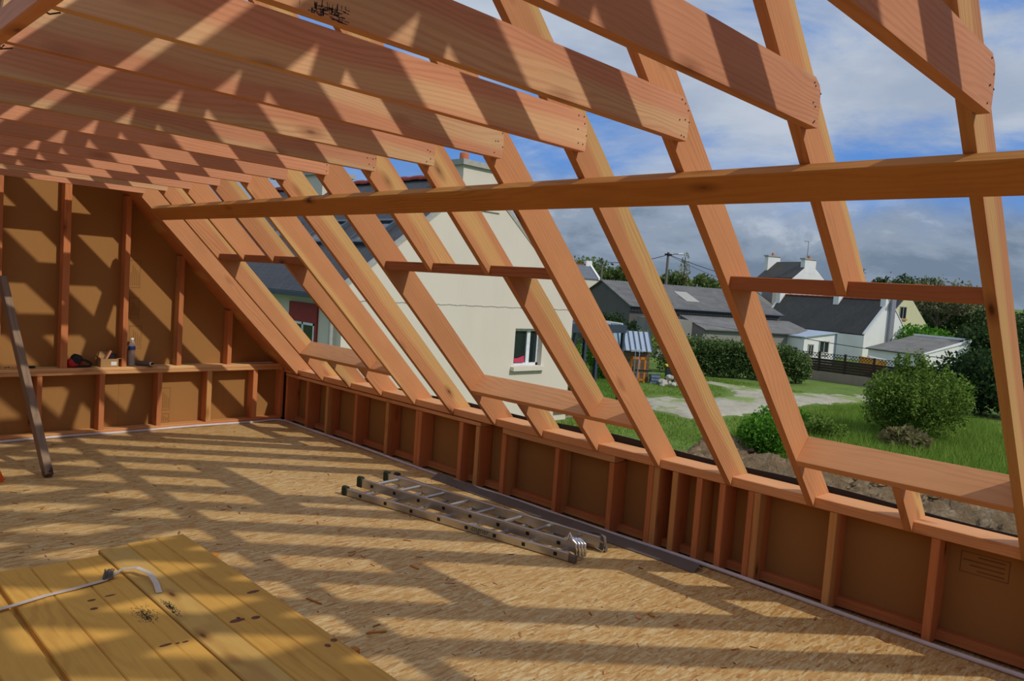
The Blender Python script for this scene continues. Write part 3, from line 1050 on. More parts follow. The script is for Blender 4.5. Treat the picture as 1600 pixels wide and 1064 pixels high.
for lay in range(2):
    for k in range(7):
        xa = -3.46 + k * 0.1545
        mb = MB().prism([(-0.074, 0), (0.074, 0), (0.076, 0.003), (0.076, 0.0215), (-0.076, 0.0215), (-0.076, 0.003)], 0, 0, 2.8)
        o = mb.build('lower_plank', M['plank'])
        mw = Matrix(((0, 1, 0), (-1, 0, 0), (0, 0, 1))).to_4x4()
        mw.translation = (xa + 0.078, -3.38 - 0.02 * ((k + lay) % 3), 0.0285 + lay * 0.0220)
        o.matrix_world = mw
        tag(o, 'pine plank hidden in the lower layers of the floor stack', 'plank', 'lower planks of the floor stack')
for nm, ya, xb in (('far', -3.56, -2.262), ('near', -4.93, -2.262), ('rear', -5.9, -2.3)):
    o = bar_obj('bearer', (-3.50, ya - 0.10, 0.0142), (xb, ya + 0.12, 0.0142), 0.036, 0.028, (0, 0, 1), M['bearer'])
    tag(o, {'far': 'amber bearer stick under the far end of the plank stack', 'near': 'brown bearer stick poking out lower down the plank stack', 'rear': 'bearer stick under the plank stack below the viewpoint'}[nm], 'bearer', 'bearers under the plank stack')

# strap with its buckle
root = empty('packing_strap', (-2.90, -3.68, Zt))
P = [(-3.47, -3.80), (-3.30, -3.785), (-3.16, -3.735), (-3.05, -3.725), (-2.92, -3.70)]
pts = [Vector((a + 2.90, b + 3.68, 0.0062)) for a, b in P]
pts[1].z = 0.012
pts += [Vector((0.02, 0.0, 0.012)), Vector((0.075, 0.01, 0.032)), Vector((0.125, -0.03, 0.04)), Vector((0.155, -0.11, 0.03)), Vector((0.15, -0.2, 0.016)), Vector((0.128, -0.30, 0.0075))]
mb = MB()
vs, fs = [], []
hw = 0.013
for i, p in enumerate(pts):
    d = (pts[min(i + 1, len(pts) - 1)] - pts[max(i - 1, 0)]).normalized()
    s_ = d.cross(Vector((0, 0, 1))).normalized() * hw
    vs += [p - s_, p + s_, p + s_ + Vector((0, 0, 0.0012)), p - s_ + Vector((0, 0, 0.0012))]
for i in range(len(pts) - 1):
    for q in range(4):
        fs.append((i * 4 + q, i * 4 + (q + 1) % 4, i * 4 + 4 + (q + 1) % 4, i * 4 + 4 + q))
mb.add(vs, fs)
mb.build('band', M['strap'], root)
nb = MB()
r_ = random.Random(12)
for k in range(5):
    u = -0.016 + 0.009 * k
    nb.tube([(u, -0.022, 0.006 + r_.uniform(0, .004)), (u + 0.006, -0.002, 0.018 + r_.uniform(0, .012)), (u + 0.015, 0.018, 0.040 + r_.uniform(-.012, .010)), (u + 0.022, 0.030, 0.030 + r_.uniform(-.012, .008))], 0.0034, 6)
nb.add([(-0.022, -0.012, 0.010), (0.016, -0.016, 0.010), (0.030, 0.016, 0.028), (-0.006, 0.018, 0.030), (-0.022, -0.012, 0.013), (0.016, -0.016, 0.013), (0.030, 0.016, 0.031), (-0.006, 0.018, 0.033)],
       [(0, 3, 2, 1), (4, 5, 6, 7), (0, 1, 5, 4), (1, 2, 6, 5), (2, 3, 7, 6), (3, 0, 4, 7)])
nb.build('buckle', M['flash'], root)
tag(root, 'white packing strap with a wire buckle lying over the planks', 'strap')

# ------------------------------------------------------------------ ladder on the floor
lad = empty('ladder', (-0.70, -3.7, 0.0))
LO = Vector((-0.70, -3.7, 0.0))


def rail(name, p0, p1, z0, z1, w):
    p0, p1 = Vector((*p0, 0)), Vector((*p1, 0))
    return bar_obj(name, p0 + Vector((0, 0, (z0 + z1) / 2)), p1 + Vector((0, 0, (z0 + z1) / 2)), w, z1 - z0, (0, 0, 1), M['alu'], lad, 0.004)


A0, A1 = Vector((-0.998, -2.757)), Vector((-0.645, -4.615))
D0, D1 = Vector((-0.438, -2.63)), Vector((-0.330, -4.60))
B0, B1 = Vector((-0.852, -2.731)), Vector((-0.565, -4.617))
C0, C1 = Vector((-0.590, -2.700)), Vector((-0.358, -4.612))
zl, zm, zu = 0.002, 0.054, 0.100
TA = [0.167, 0.411, 0.652, 0.895, 1.127, 1.351, 1.57, 1.799]
TB = [0.137, 0.368, 0.603, 0.838, 1.071, 1.305, 1.538, 1.77]
rails = [('A', A0, A1, zl, zm), ('D', D0, D1, zl, zm), ('B', B0, B1, 0.034, zu), ('C', C0, C1, 0.034, zu)]
for nm, p0, p1, z0, z1 in rails:
    rail('side_rail', p0, p1, z0, z1, 0.022)
    d = (p1 - p0).normalized()
    q0 = p0 + d * 0.026
    e0 = p0 - d * 0.016
    bar_obj('end_cap', (e0.x, e0.y, (z0 + z1) / 2 + 0.0065), (q0.x, q0.y, (z0 + z1) / 2 + 0.0065), 0.038, (z1 - z0) + 0.016, (0, 0, 1), M['darkgreen'], lad, 0.009)
    if nm in 'AB':
        side = Vector((d.y, -d.x))
        if side.x > 0:
            side = -side
        for t_ in (TA if nm == 'A' else TB):
            c0 = p0 + d * t_ + side * 0.0105
            c1 = c0 + side * 0.0025
            bar_obj('rung_plug', (c0.x, c0.y, (z0 + z1) / 2), (c1.x, c1.y, (z0 + z1) / 2), 0.024, 0.022, (0, 0, 1), M['black'], lad, 0.002)
for (p0, p1, q0, q1, z, TT) in ((A0, A1, D0, D1, 0.027, TA), (B0, B1, C0, C1, 0.076, TB)):
    Lp = (p1 - p0).length
    for t_ in TT:
        a, b = p0.lerp(p1, t_ / Lp), q0.lerp(q1, t_ / Lp)
        e = (b - a).normalized() * 0.011
        a, b = a + e, b - e
        bar_obj('rung', (a.x, a.y, z), (b.x, b.y, z), 0.024, 0.024, (0, 0, 1), M['alu'], lad, 0.007)
# ribbed metal brackets, shoes and hooks at the near end
for (c, c0, lowc, nm) in ((B1, B0, A1, 'near'), (C1, C0, D1, 'far')):
    d = (c - c0).normalized()
    n_ = Vector((-d.y, d.x))                      # across, towards the room's wall
    if n_.x < 0:
        n_ = -n_
    b = c - LO.to_2d()
    for k in range(4):
        q = b + n_ * (-0.018 + 0.012 * k) + d * (-0.03 + 0.014 * k) if nm == 'near' else b + n_ * (0.014 + 0.006 * k)
        h = (0.150 if k == 0 else 0.118) if nm == 'near' else 0.110 - 0.004 * k
        st = 0.045 if nm == 'near' else 0.10 - 0.03 * k
        pts = [q - d * st, q - d * (st * 0.55), q - d * 0.008, q + d * 0.020, q + d * 0.026, q + d * 0.022]
        zz = [0.101, h, 0.112, 0.094, 0.060, 0.022]
        MB().tube([(p.x, p.y, z) for p, z in zip(pts, zz)], 0.0085 if nm == 'near' else 0.0045, 8).build('spring_bracket', M['alu_bright'] if nm == 'near' else M['flash'], lad)
    lw = lowc - LO.to_2d()
    bar_obj('end_shoe', (lowc.x, lowc.y, 0.026), ((lowc + d * 0.045).x, (lowc + d * 0.045).y, 0.024), 0.030, 0.044, (0, 0, 1), M['flash'], lad, 0.006)
    MB().tube([(b.x - d.x * 0.06, b.y - d.y * 0.06, 0.05), (b.x - d.x * 0.01, b.y - d.y * 0.01, 0.018), (b.x + d.x * 0.03, b.y + d.y * 0.03, 0.012), (b.x + d.x * 0.035, b.y + d.y * 0.035, 0.03)], 0.005, 6).build('latch_hook', M['alu_bright'], lad)
# green lettering on the outer rail
cu = bpy.data.curves.new('lettering', 'FONT')
cu.body = 'cogner'
cu.size = 0.050
cu.shear = 0.15
cu.extrude = 0.0003
cu.align_x = 'CENTER'
to = bpy.data.objects.new('lettering', cu)
COL.objects.link(to)
dg = bpy.context.evaluated_depsgraph_get()
me = bpy.data.meshes.new_from_object(to.evaluated_get(dg))
bpy.data.objects.remove(to)
me.materials.clear()
me.materials.append(M['green_ink'])
lt = bpy.data.objects.new('lettering', me)
COL.objects.link(lt)
lt.parent = lad
d = (A1 - A0).normalized()
side = Vector((d.y, -d.x, 0))
if side.x > 0:
    side = -side
c = A0 + d * 1.236
mw = Matrix((Vector((d.x, d.y, 0)), Vector((0, 0, 1)), side)).transposed().to_4x4()
mw.translation = Vector((c.x, c.y, 0.019)) + side * 0.0116 - LO
lt.matrix_local = mw
tag(lad, 'aluminium two-section extension ladder lying flat near the knee wall', 'ladder')

# grey folded flashing strip beside the wall
root = empty('flashing_strip', (-0.10, -4.0, 0))
mb = MB()
p0, p1 = Vector((-0.105, -2.72, 0)), Vector((-0.118, -5.17, 0))
prof = [(-0.052, 0.001), (-0.048, 0.001), (0.020, 0.034), (0.058, 0.008), (0.058, 0.012), (0.020, 0.040), (-0.052, 0.006)]
n = len(prof)
vs, fs = [], []
for i in range(26):
    t_ = i / 25
    c = p0.lerp(p1, t_)
    wob = 0.004 * math.sin(i * 0.9)
    for (u, z) in prof:
        vs.append((c.x + u + wob + 0.10, c.y + 4.0, z + (0.008 * math.sin(i * 2.0) if i < 7 and u > 0 else 0)))
for i in range(25):
    for q in range(n):
        fs.append((i * n + q, i * n + (q + 1) % n, i * n + n + (q + 1) % n, i * n + n + q))
fs += [tuple(range(n)), tuple(range(25 * n + n - 1, 25 * n - 1, -1))]
mb.add(vs, fs)
mb.build('folded_sheet', M['flash'], root)
tag(root, 'long grey folded flashing strip lying along the foot of the knee wall', 'flashing')

# ------------------------------------------------------------------ things on the gable ledge
LZ = 0.6146
# black and red hand tool with a loop handle
root = empty('hand_tool', (-1.985, 0.055, LZ))
mb = MB()
mb.lathe([(0.0, -0.062), (0.03, -0.058), (0.043, -0.03), (0.045, 0.0), (0.04, 0.035), (0.028, 0.055), (0.0, 0.06)], 14)
body = mb.build('body', M['red'], root)
body.location = (-0.035, 0.0, 0.046)
body.rotation_euler = (0, math.radians(80), 0.15)
mb = MB().lathe([(0.047, -0.012), (0.05, 0.0), (0.048, 0.04), (0.034, 0.064), (0.0, 0.07)], 14)
o = mb.build('housing', M['black'], root)
o.location = (-0.03, 0, 0.051)
o.rotation_euler = (0, math.radians(20), 0)
mb = MB().tube([(0.0, -0.012, 0.078), (0.035, -0.02, 0.068), (0.085, -0.026, 0.045), (0.1, -0.027, 0.026), (0.085, -0.026, 0.012), (0.03, -0.022, 0.0105), (-0.06, -0.012, 0.0105)], 0.0105, 8)
mb.build('loop_handle', M['black'], root)
tag(root, 'red and black hand tool with a loop handle on the gable ledge', 'tool')

# open carton
root = empty('cardboard_box', (-1.742, 0.06, LZ))
t_ = 0.003
mb = MB()
W_, D_, H_ = 0.075, 0.045, 0.075
mb.box((-W_, -D_, 0.0005), (W_, D_, 0.004))
mb.box((-W_, -D_, 0.004), (W_, -D_ + t_, H_)).box((-W_, D_ - t_, 0.004), (W_, D_, H_))
mb.box((-W_, -D_ + t_, 0.004), (-W_ + t_, D_ - t_, H_)).box((W_ - t_, -D_ + t_, 0.004), (W_, D_ - t_, H_))
mb.build('carton', M['card'], root)
for (pts, nm) in (([(-W_, -D_, H_), (-W_, D_, H_), (-W_ - 0.03, D_, H_ + 0.028), (-W_ - 0.03, -D_, H_ + 0.028)], 'l'),
                  ([(W_, -D_, H_), (W_, D_, H_), (W_ + 0.022, D_, H_ + 0.004), (W_ + 0.022, -D_, H_ + 0.004)], 'r'),
                  ([(-W_, D_, H_), (W_, D_, H_), (W_ - 0.02, D_ + 0.012, H_ + 0.055), (-W_ + 0.02, D_ + 0.012, H_ + 0.06)], 'b')):
    mb = MB()
    q = [Vector(p) for p in pts]
    nrm = (q[1] - q[0]).cross(q[2] - q[0]).normalized() * 0.0025
    mb.add(q + [p + nrm for p in q], [(0, 1, 2, 3), (7, 6, 5, 4), (0, 4, 5, 1), (1, 5, 6, 2), (2, 6, 7, 3), (3, 7, 4, 0)])
    mb.build('flap', M['card'], root)
MB().box((0.012, -D_ - 0.0012, 0.016), (0.06, -D_ - 0.0002, 0.05)).build('paper_label', M['white'], root)
tag(root, 'small open cardboard carton with a white label on the gable ledge', 'box')
o = bar_obj('wood_offcut', (-1.79, 0.055, LZ + 0.02), (-1.725, 0.055, LZ + 0.148), 0.045, 0.016, (1, 0, -0.5), M['tie'])
tag(o, 'light wooden offcut sticking up out of the open carton', 'offcut')
o = bar_obj('dark_sponge', (-1.74, 0.065, LZ + 0.03), (-1.70, 0.065, LZ + 0.12), 0.03, 0.05, (1, 0, -0.3), M['black'])
tag(o, 'dark folded packing piece in the open carton behind the offcut', 'packing')

# water bottle
root = empty('water_bottle', (-1.535, 0.075, LZ))
R_ = 0.030
MB().lathe([(0.0, 0.0005), (R_ * 0.9, 0.001), (R_, 0.01), (R_ * 0.94, 0.05), (R_, 0.09), (R_ * 0.95, 0.13), (R_, 0.15), (R_, 0.185), (R_ * 0.8, 0.215), (0.012, 0.24), (0.012, 0.252)], 18).build('body', M['bottle'], root)
MB().lathe([(R_ + 0.0008, 0.150), (R_ + 0.0008, 0.185)], 18).build('label', M['label_blue'], root)
MB().lathe([(0.0135, 0.244), (0.0135, 0.262), (0.0, 0.263)], 12).build('cap', M['white'], root)
tag(root, 'clear plastic water bottle with a blue label beside the gable stud', 'bottle')

# cartridge lying down
root = empty('sealant_cartridge', (-1.43, 0.06, LZ + 0.024), 0)
pA, pB = Vector((-0.05, 0.03, 0)), Vector((0.045, -0.045, 0))
MB().tube([pA, pB], 0.0232, 14).build('tube', M['flash'], root)
d_ = (pB - pA).normalized()
MB().tube([pB, pB + d_ * 0.012], 0.0236, 14).build('end_ring', M['alu_bright'], root)
MB().tube([pB + d_ * 0.012, pB + d_ * 0.03], [0.011, 0.008], 10).build('nozzle', M['black'], root)
tag(root, 'grey sealant cartridge lying on the ledge beside the water bottle', 'cartridge')

# silver blister and small black thing at the edge
root = empty('crumpled_foil', (-2.50, 0.045, LZ))
mb = MB()
r_ = random.Random(5)
nx, ny = 10, 4
vs = [(-0.06 + 0.013 * i, -0.02 + 0.013 * j, 0.004 + r_.random() * 0.016) for j in range(ny) for i in range(nx)]
vs += [(x, y_, 0.001) for (x, y_, z) in vs]
fs = [(j * nx + i, j * nx + i + 1, (j + 1) * nx + i + 1, (j + 1) * nx + i) for j in range(ny - 1) for i in range(nx - 1)]
mb.add(vs, fs + [tuple(v + nx * ny for v in reversed(f)) for f in fs])
mb.build('foil_sheet', M['alu_bright'], root)
tag(root, 'crumpled silver foil wrapper on the ledge beyond the grey prop', 'foil')
root = empty('small_torch', (-2.348, 0.06, LZ + 0.0115))
MB().tube([(-0.03, 0, 0), (0.02, 0, 0)], 0.010, 10).build('barrel', M['black'], root)
MB().tube([(0.02, 0, 0), (0.03, 0, 0)], 0.0085, 10).build('tip', M['flash'], root)
tag(root, 'small black cylinder with grey tip on the ledge between prop and stud', 'tool')

# handsaw propped at the frame edge
root = empty('hand_saw', (-2.878, -1.29, 0.0))
mb = MB()
teeth = [(-0.06, 0.22), (-0.05, 0.95)]
zz = 0.95
while zz > 0.25:
    teeth += [(0.022, zz - 0.005), (0.012, zz - 0.022)]
    zz -= 0.022
teeth += [(0.012, 0.21)]
mb.prism(teeth, 1, -0.0008, 0.0008)
mb.build('blade', M['flash'], root)
mb = MB()
mb.prism([(-0.07, 0.215), (0.016, 0.215), (0.02, 0.13), (0.062, 0.02), (0.055, 0.001), (-0.03, 0.001), (-0.07, 0.05)], 1, -0.011, 0.011)
mb.build('handle', M['orange'], root)
tag(root, 'handsaw with an orange handle standing at the edge of the frame', 'saw')

# offcuts and chips
mb = MB()
r_ = random.Random(11)
for k in range(1100):
    x = r_.uniform(-4.3, -0.15)
    y = r_.uniform(-6.9, -0.2)
    if -3.5 < x < -2.36 and y < -3.2:
        continue
    L_ = r_.choice([0.004, 0.006, 0.009, 0.013, 0.020, 0.026]) * r_.uniform(0.7, 1.2)
    W_ = L_ * r_.uniform(0.08, 0.26) if L_ > 0.008 else L_ * 0.5
    a = r_.uniform(0, math.pi)
    ca, sa = math.cos(a), math.sin(a)
    h = r_.uniform(0.001, 0.004)
    pts = [(-L_, -W_), (L_, -W_ * 0.6), (L_ * 0.9, W_), (-L_ * 0.8, W_ * 0.7)]
    b4 = [(x + u * ca - v * sa, y + u * sa + v * ca, 0.0004) for u, v in pts]
    mb.add(b4 + [(p[0], p[1], h) for p in b4], [(4, 5, 6, 7), (0, 1, 5, 4), (1, 2, 6, 5), (2, 3, 7, 6), (3, 0, 4, 7)])
tag(mb.build('shavings', M['chips']), 'fine wood shavings and slivers scattered over the strand-board floor', 'shavings', None, 'stuff')
for (x, y, a, L_, W_, lab) in ((-2.085, -4.70, -0.45, 0.048, 0.0075, 'long reddish wood sliver on the floor beside the plank stack'),
                               (-1.631, -3.815, 0.5, 0.03, 0.009, 'brown bark chip on the floor below the ladder foot'),
                               (-1.456, -4.175, -1.6, 0.035, 0.008, 'reddish splinter on the floor between planks and ladder'),
                               (-2.135, -4.25, -1.35, 0.05, 0.005, 'thin curved splinter on the floor close to the plank stack'),
                               (-0.955, -5.33, 0.9, 0.022, 0.010, 'pale wood chip on the floor out beyond the ladder end'),
                               (-0.880, -5.36, 1.2, 0.022, 0.010, 'brown wood chip on the floor near the end of the flashing')):
    mb = MB().prism([(-L_, -W_), (L_ * 0.9, -W_ * 0.8), (L_, W_ * 0.5), (-L_ * 0.7, W_)], 2, 0.0005, 0.007)
    o = mb.build('wood_chip', M['bearer'] if 'pale' not in lab else M['tie'], None, (x, y, 0))
    o.rotation_euler = (0, 0, a)
    tag(o, lab, 'wood chip', 'larger wood chips on the floor')

# ==================================================================== OUTSIDE
G = -2.9
R2 = math.radians


def hill(x, y):
    d = max(0.0, 0.71 * x + 0.70 * y - 66.0)
    return G + 0.055 * d


# ground
nx, ny = 110, 110
gx = np.concatenate([np.linspace(-90, -2, 12), np.linspace(0.6, 50, 70), np.linspace(52, 260, 40)])
gy = np.concatenate([np.linspace(-60, -12, 14), np.linspace(-11, 40, 62), np.linspace(42, 220, 34)])
vs = [(x, y, hill(x, y) + (0.04 * math.sin(x * 1.3) * math.cos(y * 1.1) if 11 < x < 45 else 0)) for y in gy for x in gx]
nx, ny = len(gx), len(gy)
fs = [(j * nx + i, j * nx + i + 1, (j + 1) * nx + i + 1, (j + 1) * nx + i) for j in range(ny - 1) for i in range(nx - 1)]
mb = MB().add(vs, fs, True)
gr = mb.build('ground', M['lawn'])
tag(gr, 'green lawn and fields around the houses', None, None, 'structure')


def patch(name, poly, z, mat, amp, res, jit, label, seed, kind='structure', bumps=0.0):
    """Irregular ground patch from an outline: filled with a fine grid, rough edge."""
    r_ = random.Random(seed)
    xs_ = [p[0] for p in poly]
    ys_ = [p[1] for p in poly]

    def inside(x, y):
        c = False
        j = len(poly) - 1
        for i in range(len(poly)):
            xi, yi = poly[i]
            xj, yj = poly[j]
            if (yi > y) != (yj > y) and x < (xj - xi) * (y - yi) / (yj - yi) + xi:
                c = not c
            j = i
        return c
    W_ = int((max(xs_) - min(xs_)) / res) + 3
    H_ = int((max(ys_) - min(ys_)) / res) + 3
    vs, idx = [], {}
    for j in range(H_):
        for i in range(W_):
            x, y = min(xs_) - res + i * res, min(ys_) - res + j * res
            n_ = jit * (math.sin(x * 3.1 + seed) * math.cos(y * 2.7) + 0.6 * math.sin(x * 7.3 + y * 5.9))
            if inside(x + n_, y + n_ * 0.7):
                idx[(i, j)] = len(vs)
                b = bumps * (math.sin(x * 1.7 + 1) * math.sin(y * 1.3) + 0.5 * math.sin(x * 4.3 + y * 3.1)) + (r_.uniform(0, bumps) if bumps else 0)
                vs.append((x + r_.uniform(-.3, .3) * res, y + r_.uniform(-.3, .3) * res, z + 0.045 + abs(b) + r_.uniform(0, amp)))
    fs = []
    for (i, j) in idx:
        if (i + 1, j) in idx and (i, j + 1) in idx and (i + 1, j + 1) in idx:
            fs.append((idx[(i, j)], idx[(i + 1, j)], idx[(i + 1, j + 1)], idx[(i, j + 1)]))
    full_ = set()
    for (i, j) in idx:
        if not all((i + a, j + b) in idx for a in (-1, 0, 1) for b in (-1, 0, 1)):
            p = vs[idx[(i, j)]]
            vs[idx[(i, j)]] = (p[0], p[1], z - 0.06)
    o = MB().add(vs, fs, True).build(name, mat)
    return tag(o, label, None, None, kind)


path_poly = [(34.55, 15.22), (34.24, 12.97), (35.03, 11.5), (35.05, 10.07), (37.49, 9.03), (39.61, 6.46), (35.96, 5.26), (34.03, 6.39), (29.66, 7.3), (26.69, 6.94), (22.53, 7.14), (20.9, 7.42),
             (21.05, 8.49), (21.21, 9.94), (23.93, 12.37), (25.82, 12.11), (27.29, 10.81), (30.1, 11.06), (32.28, 12.83), (32.69, 14.42)]
patch('gravel_path', path_poly, G, M['gravel'], 0.02, 0.3, 0.35, 'pale gravel track curving across the lawn below the hedge', 2)
dirt_poly = [(19.0, 5.0), (16.6, 2.2), (17.1, 0.66), (17.8, -0.75), (17.2, -2.44), (17.9, -3.88), (17.2, -7.0), (9.0, -7.0), (9.0, 2.2), (13.5, 4.2)]
patch('bare_soil', dirt_poly, G, M['soil'], 0.05, 0.16, 0.25, 'churned bare soil at the foot of the building site', 5, 'structure', 0.22)
mb = MB()
r_ = random.Random(17)
for k in range(420):
    x, y = r_.uniform(12.5, 17.6), r_.uniform(-6.0, 3.4)
    q = r_.uniform(0.05, 0.16)
    c = Vector((x, y, G + 0.06 + q * 0.4 + r_.uniform(0, 0.14)))
    pv = [c + Vector((q * r_.uniform(.6, 1.2) * a, q * r_.uniform(.6, 1.2) * b, q * r_.uniform(.4, .9) * d)) for a, b, d in ((1, 0, 0), (0, 1, 0), (-1, 0, 0), (0, -1, 0), (0, 0, 1), (0, 0, -1))]
    mb.add(pv, [(0, 1, 4), (1, 2, 4), (2, 3, 4), (3, 0, 4), (1, 0, 5), (2, 1, 5), (3, 2, 5), (0, 3, 5)])
tag(mb.build('soil_clods', M['soil']), 'loose clods of earth lying on the churned soil', 'clods', None, 'stuff')


# --- vegetation
def leaf_mesh(name, pos, size, mat, nrm=None, seed=0, aspect=0.5):
    rng = np.random.default_rng(seed)
    n = len(pos)
    a = rng.normal(size=(n, 3))
    a /= np.linalg.norm(a, axis=1)[:, None]
    b = rng.normal(size=(n, 3))
    if nrm is not None:
        b = b * 0.8 + nrm
    b -= (b * a).sum(1)[:, None] * a
    b /= np.linalg.norm(b, axis=1)[:, None]
    s = (size * rng.uniform(0.6, 1.4, n))[:, None]
    v = np.stack([pos - a * s, pos - b * s * aspect, pos + a * s, pos + b * s * aspect], 1).reshape(-1, 3)
    me = bpy.data.meshes.new(name)
    me.vertices.add(4 * n)
    me.vertices.foreach_set('co', v.astype(np.float32).ravel())
    me.loops.add(4 * n)
    me.loops.foreach_set('vertex_index', np.arange(4 * n, dtype=np.int32))
    me.polygons.add(n)
    me.polygons.foreach_set('loop_start', np.arange(0, 4 * n, 4, dtype=np.int32))
    me.polygons.foreach_set('loop_total', np.full(n, 4, np.int32))
    me.update(calc_edges=True)
    me.validate()
    me.materials.append(mat)
    return me


def crown_points(lumps, n, seed, fill=0.35):
    rng = np.random.default_rng(seed)
    w = np.array([l[1][0] * l[1][1] + l[1][1] * l[1][2] + l[1][0] * l[1][2] for l in lumps])
    ids = rng.choice(len(lumps), n, p=w / w.sum())
    d = rng.normal(size=(n, 3))
    d /= np.linalg.norm(d, axis=1)[:, None]
    rad = 1 - fill * rng.random(n) ** 2
    rad *= 1 + 0.08 * rng.normal(size=n)
    c = np.array([l[0] for l in lumps])[ids]
    r = np.array([l[1] for l in lumps])[ids]
    p = c + d * rad[:, None] * r
    keep = p[:, 2] > 0.02
    return p[keep], d[keep]


def plant(name, loc, lumps, n, size, mat, label, cat, group=None, stem=True, seed=1, fill=0.4, stem_h=None, stem_r=0.06, core=True):
    root = empty(name, loc)
    pos, nr = crown_points(lumps, n, seed, fill)
    if core:
        # dense inside of the plant: more of the same leaves, larger
        p2, n2 = crown_points([(c, tuple(q * 0.72 for q in r)) for c, r in lumps], n // 4, seed + 9, 0.5)
        pos2 = np.concatenate([pos, p2])
        nr2 = np.concatenate([nr, n2])
    else:
        pos2, nr2 = pos, nr
    me = leaf_mesh('foliage', pos2, size, mat, nr2, seed)
    o = bpy.data.objects.new('foliage', me)
    COL.objects.link(o)
    o.parent = root
    if stem:
        mb = MB()
        r_ = random.Random(seed)
        h = stem_h or max(c[2] for c, r in lumps)
        mb.tube([(0, 0, -0.05), (0.05 * h, 0.02 * h, h * 0.5), (0, 0, h)], [stem_r, stem_r * 0.8, stem_r * 0.4], 7)
        for c, r in lumps[:6]:
            mb.tube([(0, 0, h * 0.35), Vector(c) * 0.6 + Vector((0, 0, h * 0.1)), c], [stem_r * 0.6, stem_r * 0.4, stem_r * 0.15], 5)
        mb.build('stem', M['bark'], root)
    tag(root, label, cat, group)
    return root


def lumpy(R_, H_, k, seed, squash=0.55):
    r_ = random.Random(seed)
    out = [((0, 0, H_ * 0.42), (R_ * 0.72, R_ * 0.72, H_ * 0.42))]
    for i in range(k):
        a = 2 * math.pi * i / k + r_.uniform(-.3, .3)
        rr = R_ * r_.uniform(0.35, 0.6)
        z = H_ * r_.uniform(0.25, 0.72)
        q = R_ * r_.uniform(0.32, 0.5)
        out.append(((rr * math.cos(a), rr * math.sin(a), z), (q, q, min(q * 1.1, H_ * 0.28))))
    return out


rb_ = lumpy(2.0, 2.75, 11, 4)
r_ = random.Random(31)
for k in range(26):
    a, q = r_.uniform(0, 6.28), r_.uniform(0.1, 1.75)
    rb_.append(((q * math.cos(a), q * math.sin(a), 2.55 - 0.42 * q * q * 0.9 + r_.uniform(0, 0.25)), (0.13, 0.13, 0.55)))
plant('round_bush', (25.4, 1.3, G), rb_, 20000, 0.055, M['leaf_bush'], 'large round yellow-green bush in the tall grass beyond the sill', 'bush', None, True, 21)
plant('small_bush', (17.3, 2.9, G), lumpy(0.95, 1.5, 8, 8), 4200, 0.055, M['leaf_bright'], 'small bright green bush at the edge of the bare soil', 'bush', None, True, 22)
plant('weed_clump', (24.2, 5.0, G), lumpy(0.8, 0.7, 6, 51), 1800, 0.06, M['leaf_bright'], 'bright weeds between the gravel track and the low shrub', 'weeds', None, False, 52, 0.7)
plant('weed_clump', (19.9, 3.3, G), lumpy(0.6, 0.6, 6, 53), 1300, 0.05, M['leaf_hedge'], 'grey-green weeds beside the small bright bush', 'weeds', None, False, 54, 0.7)
plant('low_shrub', (21.9, 3.1, G), lumpy(0.85, 0.95, 6, 9), 2300, 0.05, M['leaf_bush'], 'low dark shrub between the small bush and the round bush', 'shrub', None, True, 23)
plant('dry_tuft', (23.1, 0.8, G), [((0, 0, 0.35), (0.7, 0.7, 0.4))], 1800, 0.12, M['dry'], 'dry straw-coloured tuft at the foot of the round bush', 'tuft', None, False, 24, 0.8)
plant('dark_laurel', (37.3, 1.9, G), lumpy(2.6, 3.7, 10, 12), 6500, 0.11, M['leaf_dark'], 'dark evergreen shrub at the end of the brown fence', 'shrub', None, True, 25)
plant('dark_laurel', (41.5, -3.9, G), lumpy(3.2, 4.2, 10, 13), 6500, 0.13, M['leaf_dark'], 'dark evergreen mass beyond the tilted end rafter', 'shrub', None, True, 26)
plant('hedge_end', (39.7, 12.1, G), lumpy(1.0, 2.3, 7, 14), 3000, 0.08, M['leaf_hedge'], 'grey-green bush at the end of the hedge by the fence', 'bush', None, True, 27)

# clipped hedge: a row of dense lumps
hl = []
h0, h1 = Vector((35.4, 18.2, 0)), Vector((39.2, 12.6, 0))
r_ = random.Random(6)
for i in range(16):
    p = h0.lerp(h1, i / 15)
    hl.append(((p.x - 37.3, p.y - 15.4, 1.15), (0.8 * r_.uniform(0.9, 1.15), 0.8 * r_.uniform(0.9, 1.15), 1.15 * r_.uniform(0.92, 1.08))))
    if i % 2:
        hl.append(((p.x - 37.3 - 0.3, p.y - 15.4 - 0.2, 1.7), (0.6, 0.6, 0.55)))
plant('hedge', (37.3, 15.4, G), hl, 14000, 0.085, M['leaf_hedge'], 'thick clipped hedge beyond the gravel track', 'hedge', None, False, 28)

